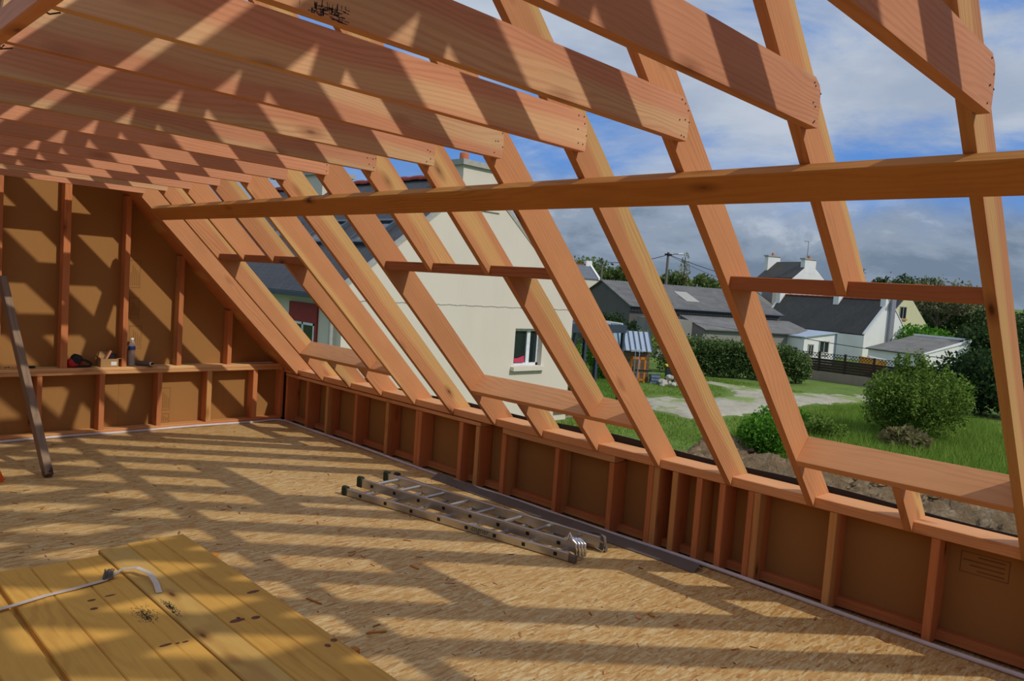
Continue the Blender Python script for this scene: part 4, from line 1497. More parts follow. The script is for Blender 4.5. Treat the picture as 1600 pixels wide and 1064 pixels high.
# plants around the garden shed and the conservatory
plant('flowering_shrub', (31.0, 19.2, G), lumpy(1.9, 2.7, 8, 15), 5200, 0.075, M['leaf_hedge'], 'loose pale-flowered shrub behind the garden shed roof', 'shrub', None, True, 29)
plant('climbing_shrub', (28.2, 17.6, G), lumpy(1.0, 2.2, 6, 16), 2600, 0.06, M['leaf_bright'], 'green climbing shrub overhanging the shed roof corner', 'shrub', None, True, 30)
plant('garden_bush', (25.5, 18.4, G), lumpy(1.8, 2.3, 8, 17), 4000, 0.08, M['leaf_bush'], 'garden bush seen through the glazed veranda', 'bush', None, True, 31)
plant('ivy_clump', (40.5, 26.2, G), lumpy(2.0, 3.4, 8, 18), 4500, 0.10, M['leaf_dark'], 'dark ivy clump on the corner of the grey barn', 'ivy', None, True, 32)
plant('ivy_clump', (36.4, 21.8, G), lumpy(2.2, 2.4, 8, 19), 4500, 0.09, M['leaf_bush'], 'bushy growth along the foot of the grey barn', 'shrub', None, True, 33)
plant('bramble', (74.0, 15.4, hill(74, 15.4)), lumpy(3.6, 3.8, 8, 20), 3500, 0.17, M['leaf_bright'], 'sunlit bramble mound behind the low white garage', 'bush', None, True, 34)

# background trees
TG = 'trees closing the background'
specs = [
    (66.5, 63.0, 5.0, 8.4, 'leaf_tree', 'rounded green tree on the hillside behind the blue-slate house'),
    (76.5, 57.5, 5.2, 8.6, 'leaf_tree', 'broad green tree behind the thin post by the barn'),
    (78.0, 52.6, 3.8, 8.4, 'leaf_tree', 'green tree between thin post and lamp pole'),
    (84.0, 49.8, 3.2, 7.6, 'leaf_tree', 'green tree behind the grey barn ridge'),
    (88.5, 47.4, 3.0, 6.9, 'leaf_tree', 'small green tree beside the street lamp pole'),
    (93.0, 45.0, 2.6, 6.0, 'leaf_tree', 'low green tree beyond the wires'),
    (116.0, 33.5, 3.0, 9.0, 'leaf_far', 'small dark tree on the skyline above the upper header'),
    (114.0, 28.9, 3.6, 9.2, 'leaf_far', 'dark rounded tree on the skyline beyond the yellow house'),
    (106.0, 22.0, 6.0, 7.4, 'leaf_far', 'dark green tree behind the yellow gable house'),
    (90.0, 8.6, 5.0, 6.6, 'leaf_far', 'dark green tree above the low white garage'),
    (81.0, 2.6, 4.6, 6.4, 'leaf_far', 'dark green tree between garage and end rafter'),
    (72.0, 0.6, 5.2, 8.2, 'leaf_dark', 'tall dark tree beyond the tilted end rafter'),
    (66.0, 8.6, 3.4, 4.4, 'leaf_dark', 'dark low tree behind the evergreen shrub'),
]
for k, (x, y, R_, H_, mt, lab) in enumerate(specs):
    plant('background_tree', (x, y, hill(x, y)), lumpy(R_, H_, 10, 40 + k), 5200, 0.018 * (0.71 * x + 0.7 * y) ** 0.58, M[mt], lab, 'tree', TG, True, 60 + k, 0.4, None, 0.2)
# sparse-leaved tree against the sky
x, y = 94.0, 20.2
root = plant('sparse_tree', (x, y, hill(x, y)), [((0, 0, 6.3), (4.0, 4.0, 2.0)), ((-2.5, 1, 5.8), (2.4, 2.4, 1.7)), ((2.5, -2, 6.0), (2.6, 2.6, 1.9))], 1500, 0.20, M['leaf_grey'],
             'sparse-leaved tree standing out against the sky above the header', 'tree', None, True, 90, 0.9, 7.5, 0.2, False)
mb = MB()
r_ = random.Random(44)
for k in range(46):
    a = r_.uniform(0, 2 * math.pi)
    b = Vector((r_.uniform(-3, 3), r_.uniform(-3, 3), r_.uniform(4.0, 6.0)))
    mb.tube([b * 0.5 + Vector((0, 0, 2)), b, b + Vector((math.cos(a) * 0.9, math.sin(a) * 0.9, r_.uniform(0.8, 2.2)))], [0.07, 0.05, 0.02], 4)
mb.build('branches', M['bark'], root)
# bare poplar-like tree
x, y = 82.8, 47.6
root = plant('slender_tree', (x, y, hill(x, y)), [((0, 0, 6.0), (0.8, 0.8, 3.2))], 420, 0.16, M['leaf_grey'], 'slender pale tree rising beside the lamp pole', 'tree', None, True, 91, 0.9, 8.6, 0.12, False)

# grass blades, longer in the uncut strip around the bushes
rng = np.random.default_rng(5)


def blades(name, n, xr, yr, h, cond, mat, label):
    x = rng.uniform(*xr, n)
    y = rng.uniform(*yr, n)
    keep = cond(x, y)
    x, y = x[keep], y[keep]
    n = len(x)
    hh = h * rng.uniform(0.5, 1.5, n)
    a = rng.uniform(0, 2 * np.pi, n)
    w = 0.012 + 0.006 * rng.random(n)
    dx, dy = np.cos(a) * w, np.sin(a) * w
    lx, ly = rng.normal(0, 0.35, n) * hh, rng.normal(0, 0.35, n) * hh
    z0 = np.full(n, G - 0.02)
    v = np.stack([np.stack([x - dx, y - dy, z0], 1), np.stack([x + dx, y + dy, z0], 1), np.stack([x + lx, y + ly, z0 + hh + 0.03], 1)], 1).reshape(-1, 3)
    me = bpy.data.meshes.new(name)
    me.vertices.add(3 * n)
    me.vertices.foreach_set('co', v.astype(np.float32).ravel())
    me.loops.add(3 * n)
    me.loops.foreach_set('vertex_index', np.arange(3 * n, dtype=np.int32))
    me.polygons.add(n)
    me.polygons.foreach_set('loop_start', np.arange(0, 3 * n, 3, dtype=np.int32))
    me.polygons.foreach_set('loop_total', np.full(n, 3, np.int32))
    me.update(calc_edges=True)
    me.validate()
    me.materials.append(mat)
    o = bpy.data.objects.new(name, me)
    COL.objects.link(o)
    return tag(o, label, 'grass', None, 'stuff')


def inpoly(px, py, poly):
    c = np.zeros(len(px), bool)
    j = len(poly) - 1
    for i in range(len(poly)):
        xi, yi = poly[i]
        xj, yj = poly[j]
        t_ = ((yi > py) != (yj > py)) & (px < (xj - xi) * (py - yi) / (yj - yi + 1e-12) + xi)
        c ^= t_
        j = i
    return c


def not_bare(x, y):
    return ~inpoly(x, y, path_poly) & ~inpoly(x, y, dirt_poly)


uncut = [(19.5, 5.2), (24, 5.9), (30, 6.0), (34, 5.0), (33, 0.5), (27, -2.0), (21, -2.5), (17.8, -2.2), (17.3, 0.6), (17.0, 2.4)]
blades('lawn_grass', 130000, (12.5, 36), (-6, 17.5), 0.07, lambda x, y: not_bare(x, y) & ~inpoly(x, y, uncut) & ~((x < 16.5) & (y > 9.6)), M['blade'], 'short mown grass of the lawn below')
blades('tall_grass', 60000, (16.5, 34.5), (-2.6, 6.2), 0.32, lambda x, y: inpoly(x, y, uncut) & not_bare(x, y), M['blade'], 'tall uncut grass around the bushes beyond the soil')


# --- buildings
def gable_house(root, W_, Ln, ze, zr, wall, roof, ov=0.0, parapet=None, ridge=None, base=0.0, zr_back=None, xr=None):
    """Local frame: x across the gable (0..W), y along the ridge (0..Ln), z from the ground."""
    c = W_ / 2 if xr is None else xr
    MB().prism([(0, base), (W_, base), (W_, ze), (c, zr), (0, ze)], 1, 0, Ln).build('wall', wall, root)
    t_ = 0.12
    for s, nm in ((0, 'roof_slope'), (1, 'roof_slope')):
        xa = -ov if s == 0 else W_ + ov
        sl_ = (zr - ze) / (c if s == 0 else W_ - c)
        za = ze - ov * sl_
        poly = [(xa, za), (c, zr), (c, zr + t_), (xa, za + t_)]
        MB().prism(poly, 1, 0.06, Ln - 0.06).build(nm, roof, root)
        if parapet:
            MB().prism([(xa, za + t_ - 0.02), (c, zr + t_ - 0.02), (c, zr + t_ + 0.10), (xa, za + t_ + 0.10)], 1, -0.05, 0.22).build('verge', parapet, root)
            MB().prism([(xa, za + t_ - 0.02), (c, zr + t_ - 0.02), (c, zr + t_ + 0.10), (xa, za + t_ + 0.10)], 1, Ln - 0.22, Ln + 0.05).build('verge', parapet, root)
    if ridge:
        y_ = 0.1
        rm = None
        while y_ < Ln - 0.3:
            if rm is None:
                mbr = MB()
                mbr.prism([(0.13 * math.cos(math.pi * k / 6), 0.13 * math.sin(math.pi * k / 6)) for k in range(7)], 1, 0, 0.36)
                rm = mbr.mesh('ridge_tile', ridge)
            o = bpy.data.objects.new('ridge_tile', rm)
            COL.objects.link(o)
            o.parent = root
            o.location = (c, y_, zr + t_ - 0.04 + (0.012 if int(y_ / 0.38) % 2 else 0))
            y_ += 0.38


def window(root, axis, pos, a0, a1, z0, z1, sign, frame=M['frame_white'], sill=None, mull=1, fw=0.07):
    """Window on a wall plane; axis 0: plane x=pos, axis 1: plane y=pos; sign: outward direction."""
    def bx(mb, u0, u1, w0, w1, d0, d1):
        if axis == 1:
            mb.box((u0, pos + sign * d0, w0), (u1, pos + sign * d1, w1))
        else:
            mb.box((pos + sign * d0, u0, w0), (pos + sign * d1, u1, w1))
        return mb
    mb = MB()
    bx(mb, a0, a1, z0, z0 + fw, 0, 0.05)
    bx(mb, a0, a1, z1 - fw, z1, 0, 0.05)
    bx(mb, a0, a0 + fw, z0, z1, 0, 0.05)
    bx(mb, a1 - fw, a1, z0, z1, 0, 0.05)
    for k in range(1, mull + 1):
        u = a0 + (a1 - a0) * k / (mull + 1)
        bx(mb, u - fw * 0.5, u + fw * 0.5, z0, z1, 0, 0.05)
    f = mb.build('window', frame, root)
    p = bx(MB(), a0 + fw * 0.5, a1 - fw * 0.5, z0 + fw * 0.5, z1 - fw * 0.5, 0.004, 0.02).build('pane', M['glass'], f)
    if sill:
        bx(MB(), a0 - 0.1, a1 + 0.1, z0 - 0.13, z0 - 0.005, 0, 0.16).build('window_ledge', sill, f)
    return f


# neighbouring cream house, axis aligned with our attic
HX, HY = 6.98, 9.80
root = empty('cream_house', (HX, HY, G))
W_ = 16.30 - HX
zr = 4.78 - G
ze = 1.22 - G
# front gable with a real window recess
wx0, wx1, wz0, wz1 = 13.50 - HX, 14.82 - HX, -0.96 - G, 0.27 - G
c = W_ / 2
mb = MB()
mb.prism([(0, 0), (wx0, 0), (wx0, ze + (zr - ze) * 1.0 if wx0 < c else ze + (zr - ze) * (W_ - wx0) / c), (c, zr), (0, ze)] if wx0 > c else [(0, 0), (c, 0), (c, zr), (0, ze)], 1, 0, 0.3)
mb.prism([(wx1, 0), (W_, 0), (W_, ze), (wx1, ze + (zr - ze) * (W_ - wx1) / c)], 1, 0, 0.3)
mb.prism([(wx0, 0), (wx1, 0), (wx1, wz0), (wx0, wz0)], 1, 0, 0.3)
mb.prism([(wx0, wz1), (wx1, wz1), (wx1, ze + (zr - ze) * (W_ - wx1) / c), (wx0, ze + (zr - ze) * (W_ - wx0) / c)], 1, 0, 0.3)
mb.prism([(0, 0), (W_, 0), (W_, ze), (c, zr), (0, ze)], 1, 0.3, 14.0)
mb.build('wall', M['cream'], root)
# window set back in the recess
mb = MB()
fw = 0.09
mb.box((wx0, 0.17, wz0), (wx1, 0.25, wz0 + fw)).box((wx0, 0.17, wz1 - fw), (wx1, 0.25, wz1)).box((wx0, 0.17, wz0), (wx0 + fw, 0.25, wz1)).box((wx1 - fw, 0.17, wz0), (wx1, 0.25, wz1))
mb.box((wx0 + (wx1 - wx0) * 0.55, 0.16, wz0), (wx0 + (wx1 - wx0) * 0.67, 0.25, wz1))
wf = mb.build('window', M['frame_white'], root)
MB().box((wx0 + 0.05, 0.20, wz0 + 0.05), (wx1 - 0.05, 0.215, wz1 - 0.05)).build('pane', M['glass'], wf)
MB().box((wx0 - 0.12, -0.16, wz0 - 0.14), (wx1 + 0.10, 0.17, wz0 - 0.01)).build('window_ledge', M['cream'], wf)
MB().box((wx0 + 0.14, 0.12, wz0 + 0.11), (wx0 + 0.62, 0.165, wz0 + 0.24)).prism([(wx0 + 0.14, wz0 + 0.11), (wx0 + 0.62, wz0 + 0.11), (wx0 + 0.62, wz0 + 0.32), (wx0 + 0.14, wz0 + 0.2)], 1, 0.13, 0.16).build('pink_cloth', M['pink'], wf)
# incised line across the gable
gl = MB()
for k in range(60):
    x0 = W_ * k / 60
    gl.box((x0, -0.012, 0.935 - G + 0.01 * math.sin(k * 1.7)), (x0 + W_ / 60, 0.002, 0.955 - G + 0.01 * math.sin(k * 1.7)))
gl.build('cable_line', M['trim_grey'], root)
# slopes, flush with the gable, pale verge line
t_ = 0.12
sl_ = (zr - ze) / c
for s in (0, 1):
    xa = -0.35 if s == 0 else W_ + 0.35
    za = ze - 0.35 * sl_
    MB().prism([(xa, za), (c, zr), (c, zr + t_), (xa, za + t_)], 1, 0.16, 14.0).build('roof_slope', M['slate'], root)
    MB().prism([(xa, za), (c, zr), (c, zr + t_ + 0.02), (xa, za + t_ + 0.02)], 1, -0.02, 0.155).build('verge', M['trim_grey'], root)
mbr = MB()
mbr.prism([(0.15 * math.cos(math.pi * k / 6), 0.15 * math.sin(math.pi * k / 6)) for k in range(7)], 1, 0, 0.40)
rm = mbr.mesh('ridge_tile', M['ridge'])
y_ = 1.7
while y_ < 13.6:
    if not 8.0 < y_ < 9.6:
        o = bpy.data.objects.new('ridge_tile', rm)
        COL.objects.link(o)
        o.parent = root
        o.location = (c, y_, zr + t_ - 0.03 + (0.02 if int(y_ / 0.42) % 2 else 0))
    y_ += 0.42
# gutter at the window-side eave
MB().prism([(-0.48, ze - 0.35 * sl_ - 0.02), (-0.34, ze - 0.35 * sl_ - 0.02), (-0.34, ze - 0.35 * sl_ + 0.10), (-0.48, ze - 0.35 * sl_ + 0.10)], 1, 0.0, 14.0).build('gutter', M['frame_dark'], root)
MB().tube([(-0.16, 0.25, ze - 0.5), (-0.16, 0.25, 0.05)], 0.06, 8).build('downpipe', M['trim_grey'], root)
# chimneys
for (xa, xb, ya, yb, zt, nm) in ((10.80 - HX, 12.42 - HX, -0.05, 1.25, 5.06 - G, 'front'), (11.05 - HX, 12.3 - HX, 8.1, 9.4, 5.25 - G, 'back')):
    mb = MB().box((xa, ya, zr - 0.95), (xb, yb, zt))
    ch = mb.build('chimney', M['cream'], root)
    MB().box((xa - 0.10, ya - 0.10, zt), (xb + 0.10, yb + 0.10, zt + 0.16)).build('chimney_cap', M['trim_grey'], ch)
    MB().lathe([(0.14, 0), (0.14, 0.3), (0.11, 0.32)], 10, ((xa + xb) / 2 - 0.25, (ya + yb) / 2, zt + 0.16)).build('chimney_pot', M['pot'], ch)
# roof windows


def skylight(y0, y1, xa, xb):
    """Laid on the roof slope between world x xa (low) and xb (high)."""
    def rp(x, y, h):
        nz = Vector((-sl_, 0, 1)).normalized()
        return Vector((x - HX, y - HY, ze + (x - HX) * sl_ + t_)) + nz * h
    mb = MB()

    def quad(xa_, xb_, ya_, yb_, h):
        q = [rp(xa_, ya_, 0.0), rp(xb_, ya_, 0.0), rp(xb_, yb_, 0.0), rp(xa_, yb_, 0.0)]
        q2 = [rp(xa_, ya_, h), rp(xb_, ya_, h), rp(xb_, yb_, h), rp(xa_, yb_, h)]
        return q + q2, [(0, 3, 2, 1), (4, 5, 6, 7), (0, 1, 5, 4), (1, 2, 6, 5), (2, 3, 7, 6), (3, 0, 4, 7)]
    w = 0.09
    for a in ((xa, xa + w, y0, y1), (xb - w, xb, y0, y1), (xa + w, xb - w, y0, y0 + w), (xa + w, xb - w, y1 - w, y1)):
        mb.add(*quad(*a, 0.12))
    f = mb.build('roof_window', M['frame_dark'], root)
    MB().add(*quad(xa + w, xb - w, y0 + w, y1 - w, 0.06)).build('pane', M['skyglass'], f)


skylight(10.9, 12.1, 8.48, 9.5)
skylight(13.4, 14.7, 8.46, 9.5)
skylight(16.4, 17.6, 8.46, 9.5)
# red-framed window on the side wall facing us
mb = MB().box((-0.06, 10.95 - HY, 0.22 - G), (0.0, 12.45 - HY, 0.76 - G))
mb.box((-0.05, 10.95 - HY, -1.1 - G), (0.0, 11.07 - HY, 0.22 - G)).box((-0.05, 12.33 - HY, -1.1 - G), (0.0, 12.45 - HY, 0.22 - G))
sh = mb.build('roller_shutter_box', M['redpaint'], root)
window(root, 0, 0.0, 11.07 - HY, 12.33 - HY, -1.1 - G, 0.22 - G, -1, M['frame_white'], None, 1)
tag(root, 'cream rendered neighbouring house with slate roof, red ridge and big chimney', 'house')
# aerial on that house
root = empty('roof_aerial', (11.6, 21.9, 4.75))
mb = MB().tube([(0, 0, 0), (0, 0, 1.35)], 0.03, 6)
for z, L_ in ((1.3, 1.5), (0.95, 1.2), (0.55, 0.8)):
    mb.tube([(-L_ / 2, 0.1, z), (L_ / 2, -0.1, z)], 0.022, 5)
    for k in range(7):
        u = -L_ / 2 + L_ * k / 6
        mb.tube([(u, -0.32, z), (u, 0.32, z)], 0.014, 4)
mb.build('antenna', M['wire'], root)
tag(root, 'dark television aerial on the far end of the cream house ridge', 'aerial')

# glazed veranda against the cream house
root = empty('veranda', (16.32, 10.05, G))
VX, VY, VZ = 3.3, 2.4, 3.05
posts = [(0.06, 0), (1.05, 0), (1.75, 0), (VX, 0), (VX, VY), (1.7, VY), (0.06, VY)]
for (x, y) in posts:
    MB().box((x - 0.06, y - 0.06, 0), (x + 0.06, y + 0.06, VZ)).build('post', M['frame_dark'], root)
MB().box((0, -0.09, VZ), (VX + 0.1, 0.09, VZ + 0.3)).box((VX - 0.08, 0.09, VZ), (VX + 0.1, VY + 0.1, VZ + 0.3)).build('top_beam', M['frame_dark'], root)
for k in range(5):
    x = 0.15 + k * (VX - 0.2) / 4
    bar_obj('roof_bar', (x, -0.0 + 10.05 - 10.05, VZ + 0.33), (x * 0.3, VY * 0.9, VZ + 0.6), 0.06, 0.07, (0, 0, 1), M['frame_white'], None).parent = root
MB().add([(0, 0, VZ + 0.31), (VX, 0, VZ + 0.31), (VX * 0.3, VY * 0.9, VZ + 0.57), (0, VY * 0.9, VZ + 0.57), (0, 0, VZ + 0.33), (VX, 0, VZ + 0.33), (VX * 0.3, VY * 0.9, VZ + 0.59), (0, VY * 0.9, VZ + 0.59)],
         [(0, 3, 2, 1), (4, 5, 6, 7), (0, 1, 5, 4), (1, 2, 6, 5), (2, 3, 7, 6), (3, 0, 4, 7)]).build('roof_glass', M['clear'], root)
for (xa, xb) in ((0.12, 0.99), (1.11, 1.69), (1.81, VX - 0.06)):
    MB().box((xa, -0.012, 0.06), (xb, 0.012, VZ - 0.01)).build('pane', M['clear'], root)
MB().box((0, -0.1, 0), (VX + 0.1, VY + 0.1, 0.06)).build('plinth', M['concrete'], root)
tag(root, 'dark grey glazed veranda at the corner of the cream house', 'veranda')
o = MB().box((-0.35, -0.03, 0), (0.35, 0.03, 0.55)).build('orange_board', M['orange'], None, (16.0, 9.72, G + 0.28))
tag(o, 'bright orange board on the wall at the foot of the cream house corner', 'board')

# --- garden shed with its things
SA = R2(-45.2)
root = empty('garden_shed', (29.35, 15.38, G), SA)
SW, SD_, SZE, SZR = 2.1, 1.7, 1.58, 2.55
mb = MB().box((-SW + 0.03, 0.05, 0), (-0.03, SD_, SZE))
mb.prism([(0.05, SZE), (SD_, SZE), (SD_, SZR - 0.15), ], 0, -SW + 0.03, -0.03)
mb.build('carcass', M['darkwall'], root)
for k in range(8):
    z0 = k * 0.198
    o = bar_obj('plank', (-SW, 0.025, z0 + 0.1), (0.0, 0.025 + rnd.uniform(-.012, .012), z0 + 0.1 + rnd.uniform(-.006, .006)), 0.035, 0.19, (0, 0, 1), M['shedwood'])
    o.parent = root
for k in range(8):
    xa = -SW - 0.08 + k * (SW + 0.16) / 8
    xb = xa + (SW + 0.16) / 8 - 0.012
    MB().add([(xa, -0.22, SZE + 0.04), (xb, -0.22, SZE + 0.04), (xb, SD_ * 0.75, SZR), (xa, SD_ * 0.75, SZR), (xa, -0.22, SZE + 0.08), (xb, -0.22, SZE + 0.08), (xb, SD_ * 0.75, SZR + 0.04), (xa, SD_ * 0.75, SZR + 0.04)],
             [(0, 3, 2, 1), (4, 5, 6, 7), (0, 1, 5, 4), (1, 2, 6, 5), (2, 3, 7, 6), (3, 0, 4, 7)]).build('roof_sheet', M['zinc'], root)
    MB().add([(xb - 0.012, -0.24, SZE + 0.06), (xb + 0.024, -0.24, SZE + 0.06), (xb + 0.024, SD_ * 0.75, SZR + 0.03), (xb - 0.012, SD_ * 0.75, SZR + 0.03), (xb - 0.012, -0.24, SZE + 0.14), (xb + 0.024, -0.24, SZE + 0.14), (xb + 0.024, SD_ * 0.75, SZR + 0.11), (xb - 0.012, SD_ * 0.75, SZR + 0.11)],
             [(0, 3, 2, 1), (4, 5, 6, 7), (0, 1, 5, 4), (1, 2, 6, 5), (2, 3, 7, 6), (3, 0, 4, 7)]).build('roof_seam', M['frame_dark'], root)
tag(root, 'weathered plank garden shed with a pale seamed metal roof', 'shed')


def sp(x, y, z=0.0):
    """Point in the shed's frame."""
    ca, sa = math.cos(SA), math.sin(SA)
    return (29.35 + x * ca - y * sa, 15.38 + x * sa + y * ca, G + z)


root = empty('orange_rack', sp(-0.62, -0.35), SA)
mb = MB()
for x in (-0.42, 0.0, 0.30):
    mb.box((x, -0.03, 0), (x + 0.09, 0.03, 1.35))
mb.box((-0.42, -0.03, 1.22), (0.39, 0.03, 1.35)).box((-0.42, -0.03, 0.12), (0.39, 0.03, 0.22))
mb.build('rack', M['ochre_rack'], root)
MB().box((-0.3, -0.06, 0.62), (0.7, -0.035, 0.70)).build('cross_bar', M['nail'], root)
tag(root, 'orange wooden rack standing at the front of the garden shed', 'rack')
for k, (x, lab) in enumerate(((-0.86, 'pale metal T-topped pole at the shed front, beside the rafter'), (-0.68, 'pale metal T-topped pole at the shed front, beside the orange frame'))):
    root = empty('metal_pole', sp(x, -0.55), SA)
    MB().tube([(0, 0, 0), (0.02 + 0.06 * k, 0.1 + 0.14 * k, 1.62)], 0.03, 8).build('shaft', M['alu_bright'], root)
    mb = MB()
    for dz in (0.0, 0.07):
        mb.tube([(-0.2, 0.1 + 0.14 * k, 1.6 + dz), (0.05, 0.1 + 0.14 * k, 1.66 + dz), (0.24, 0.1 + 0.14 * k, 1.6 + dz)], 0.02, 6)
    mb.build('cross_arm', M['alu_bright'], root)
    tag(root, lab, 'pole', 'poles in front of the garden shed')
for k in range(3):
    root = empty('crate', sp(0.28 + 0.03 * (k % 2), -0.25, 0.002 + 0.17 * k), SA + 0.1 * k)
    mb = MB()
    mb.box((-0.24, -0.18, 0), (0.24, 0.18, 0.02))
    for (a, b) in (((-0.24, -0.18), (0.24, -0.165)), ((-0.24, 0.165), (0.24, 0.18)), ((-0.24, -0.165), (-0.225, 0.165)), ((0.225, -0.165), (0.24, 0.165))):
        mb.box((a[0], a[1], 0.02), (b[0], b[1], 0.16))
    mb.build('shell', M['bluecrate'], root)
    MB().box((-0.25, -0.19, 0.135), (0.25, -0.181, 0.165)).build('rim', M['frame_dark'], root)
    tag(root, ['blue-grey plastic crate beside the shed, lowest of its stack', 'blue-grey plastic crate beside the shed, middle of its stack', 'blue-grey plastic crate beside the shed, topmost of its stack'][k], 'crate', 'crates beside the shed')
root = empty('wheelie_bin', (30.95, 15.10, G), SA)
MB().add([(-0.2, -0.22, 0.06), (0.2, -0.22, 0.06), (0.2, 0.22, 0.06), (-0.2, 0.22, 0.06), (-0.25, -0.28, 0.85), (0.25, -0.28, 0.85), (0.25, 0.28, 0.85), (-0.25, 0.28, 0.85)],
         [(0, 3, 2, 1), (4, 5, 6, 7), (0, 1, 5, 4), (1, 2, 6, 5), (2, 3, 7, 6), (3, 0, 4, 7)]).build('body', M['bin'], root)
MB().prism([(-0.31, 0.86), (0.3, 0.86), (0.3, 0.92), (0.1, 0.97), (-0.31, 0.92)], 0, -0.28, 0.28).build('lid', M['yellow'], root)
for x in (-0.2, 0.17):
    MB().tube([(x, 0.25, 0.09), (x + 0.05, 0.25, 0.09)], 0.09, 12).build('wheel', M['black'], root)
tag(root, 'dark wheelie bin with a yellow lid standing by the stones', 'bin')
r_ = random.Random(8)
lab = ['large flat pale stone at the front of the heap', 'squarish pale stone on top of the heap by the bin', 'rounded pale stone at the far side of the heap', 'small pale stone beside the crates', 'upright pale stone leaning on the bin', 'low pale stone at the edge of the grass']
for k, (x, y, z, s) in enumerate(((0.62, -0.80, 0, 0.27), (0.98, -0.62, 0.30, 0.22), (1.42, -0.62, 0, 0.21), (0.52, -1.25, 0, 0.13), (0.98, -0.28, 0, 0.20), (1.08, -1.10, 0, 0.19))):
    bm = bmesh.new()
    bmesh.ops.create_icosphere(bm, subdivisions=2, radius=s)
    for v in bm.verts:
        v.co *= r_.uniform(0.8, 1.12)
        v.co.z *= 0.75
    me = bpy.data.meshes.new('stone')
    bm.to_mesh(me)
    bm.free()
    me.materials.append(M['stone'])
    o = bpy.data.objects.new('stone', me)
    COL.objects.link(o)
    o.location = sp(x, y, z + s * 0.55)
    o.rotation_euler = (r_.uniform(-.3, .3), r_.uniform(-.3, .3), r_.uniform(0, 3))
    tag(o, lab[k], 'stone', 'stones heaped by the bin')

# --- farther houses, on one street grid
GA = math.atan2(-0.39, 0.92)
E1 = Vector((math.cos(GA), math.sin(GA), 0))
E2 = Vector((-math.sin(GA), math.cos(GA), 0))

# white house with the long dark roof
root = empty('white_house', (68.30, 18.85, G), GA)
ZE, ZR = 2.30, 5.62
gable_house(root, 5.61, 14.3, ZE, ZR, M['whitewall'], M['slate_old'], 0.0, M['whitewall'], M['ridge'])
for (ya, yb, xa, xb, zt) in ((0.0, 0.6, 2.25, 3.35, 6.5), (5.6, 6.3, 2.2, 3.2, 6.3), (13.7, 14.3, 2.0, 3.2, 6.6)):
    ch = MB().box((xa, ya, ZR - 0.9), (xb, yb, zt)).build('chimney', M['whitewall'], root)
    MB().box((xa - 0.08, ya - 0.08, zt), (xb + 0.08, yb + 0.08, zt + 0.12)).build('chimney_cap', M['trim_grey'], ch)
MB().box((2.75, -0.28, 1.9), (3.25, -0.01, 6.3)).build('flue', M['flue'], root)
tag(root, 'white house with a long dark slate roof and a grey flue on its gable', 'house')
# lean-to with metal roof in front of it
root = empty('metal_roof_annex', (54.67, 18.39, G), GA)
AZ0, AZ1 = 2.17, 2.61
MB().prism([(0, 0), (3.23, 0), (3.23, AZ1), (0, AZ0)], 1, 0, 11.23).build('wall', M['whitewall'], root)
for k in range(10):
    ya = -0.15 + k * 1.155
    MB().prism([(-0.15, AZ0 - 0.02), (3.3, AZ1 + 0.01), (3.3, AZ1 + 0.07), (-0.15, AZ0 + 0.05)], 1, ya, ya + 1.13).build('roof_sheet', M['zinc'], root)
window(root, 1, 0.0, 0.45, 1.0, 0.75, 1.65, -1, M['trim_grey'], None, 1)
window(root, 1, 0.0, 1.55, 2.55, 1.0, 1.95, -1, M['trim_grey'], M['whitewall'], 1)
window(root, 0, 0.0, 6.6, 7.6, 1.0, 1.75, -1, M['frame_dark'], None, 1)
MB().tube([(3.2, -0.08, 0.0), (3.2, -0.08, AZ1)], 0.05, 8).build('downpipe', M['bluecrate'], root)
tag(root, 'low white annex with a pale metal roof before the dark-roofed house', 'annex')
# garage with the corrugated roof
root = empty('white_garage', (58.96, 11.12, G), GA)
MB().prism([(0, 0), (5.09, 0), (5.09, 2.72), (0, 1.55)], 1, 0, 5.0).build('wall', M['whitewall'], root)
vs, fs = [], []
NC = 60
for k in range(NC + 1):
    y = -0.0 + k * 5.1 / NC
    z = 0.035 * (1 if k % 2 else -1)
    vs += [(-0.25, y, 1.53 + z), (5.0, y, 2.74 + z), (-0.25, y, 1.58 + z), (5.0, y, 2.79 + z)]
for k in range(NC):
    a = k * 4
    fs += [(a, a + 1, a + 5, a + 4), (a + 2, a + 6, a + 7, a + 3), (a, a + 4, a + 6, a + 2), (a + 1, a + 3, a + 7, a + 5)]
fs += [(0, 2, 3, 1), (NC * 4, NC * 4 + 1, NC * 4 + 3, NC * 4 + 2)]
MB().add(vs, fs).build('corrugated_roof', M['fibro'], root)
MB().prism([(0, 1.55), (5.12, 2.72), (5.12, 2.92), (0, 1.62)], 1, -0.12, 0.0).build('parapet', M['whitewall'], root)
MB().prism([(4.95, 2.5), (5.15, 2.5), (5.15, 2.95), (4.95, 2.95)], 1, 0.0, 5.0).build('parapet', M['whitewall'], root)
tag(root, 'low white garage with a grey corrugated lean-to roof', 'garage')
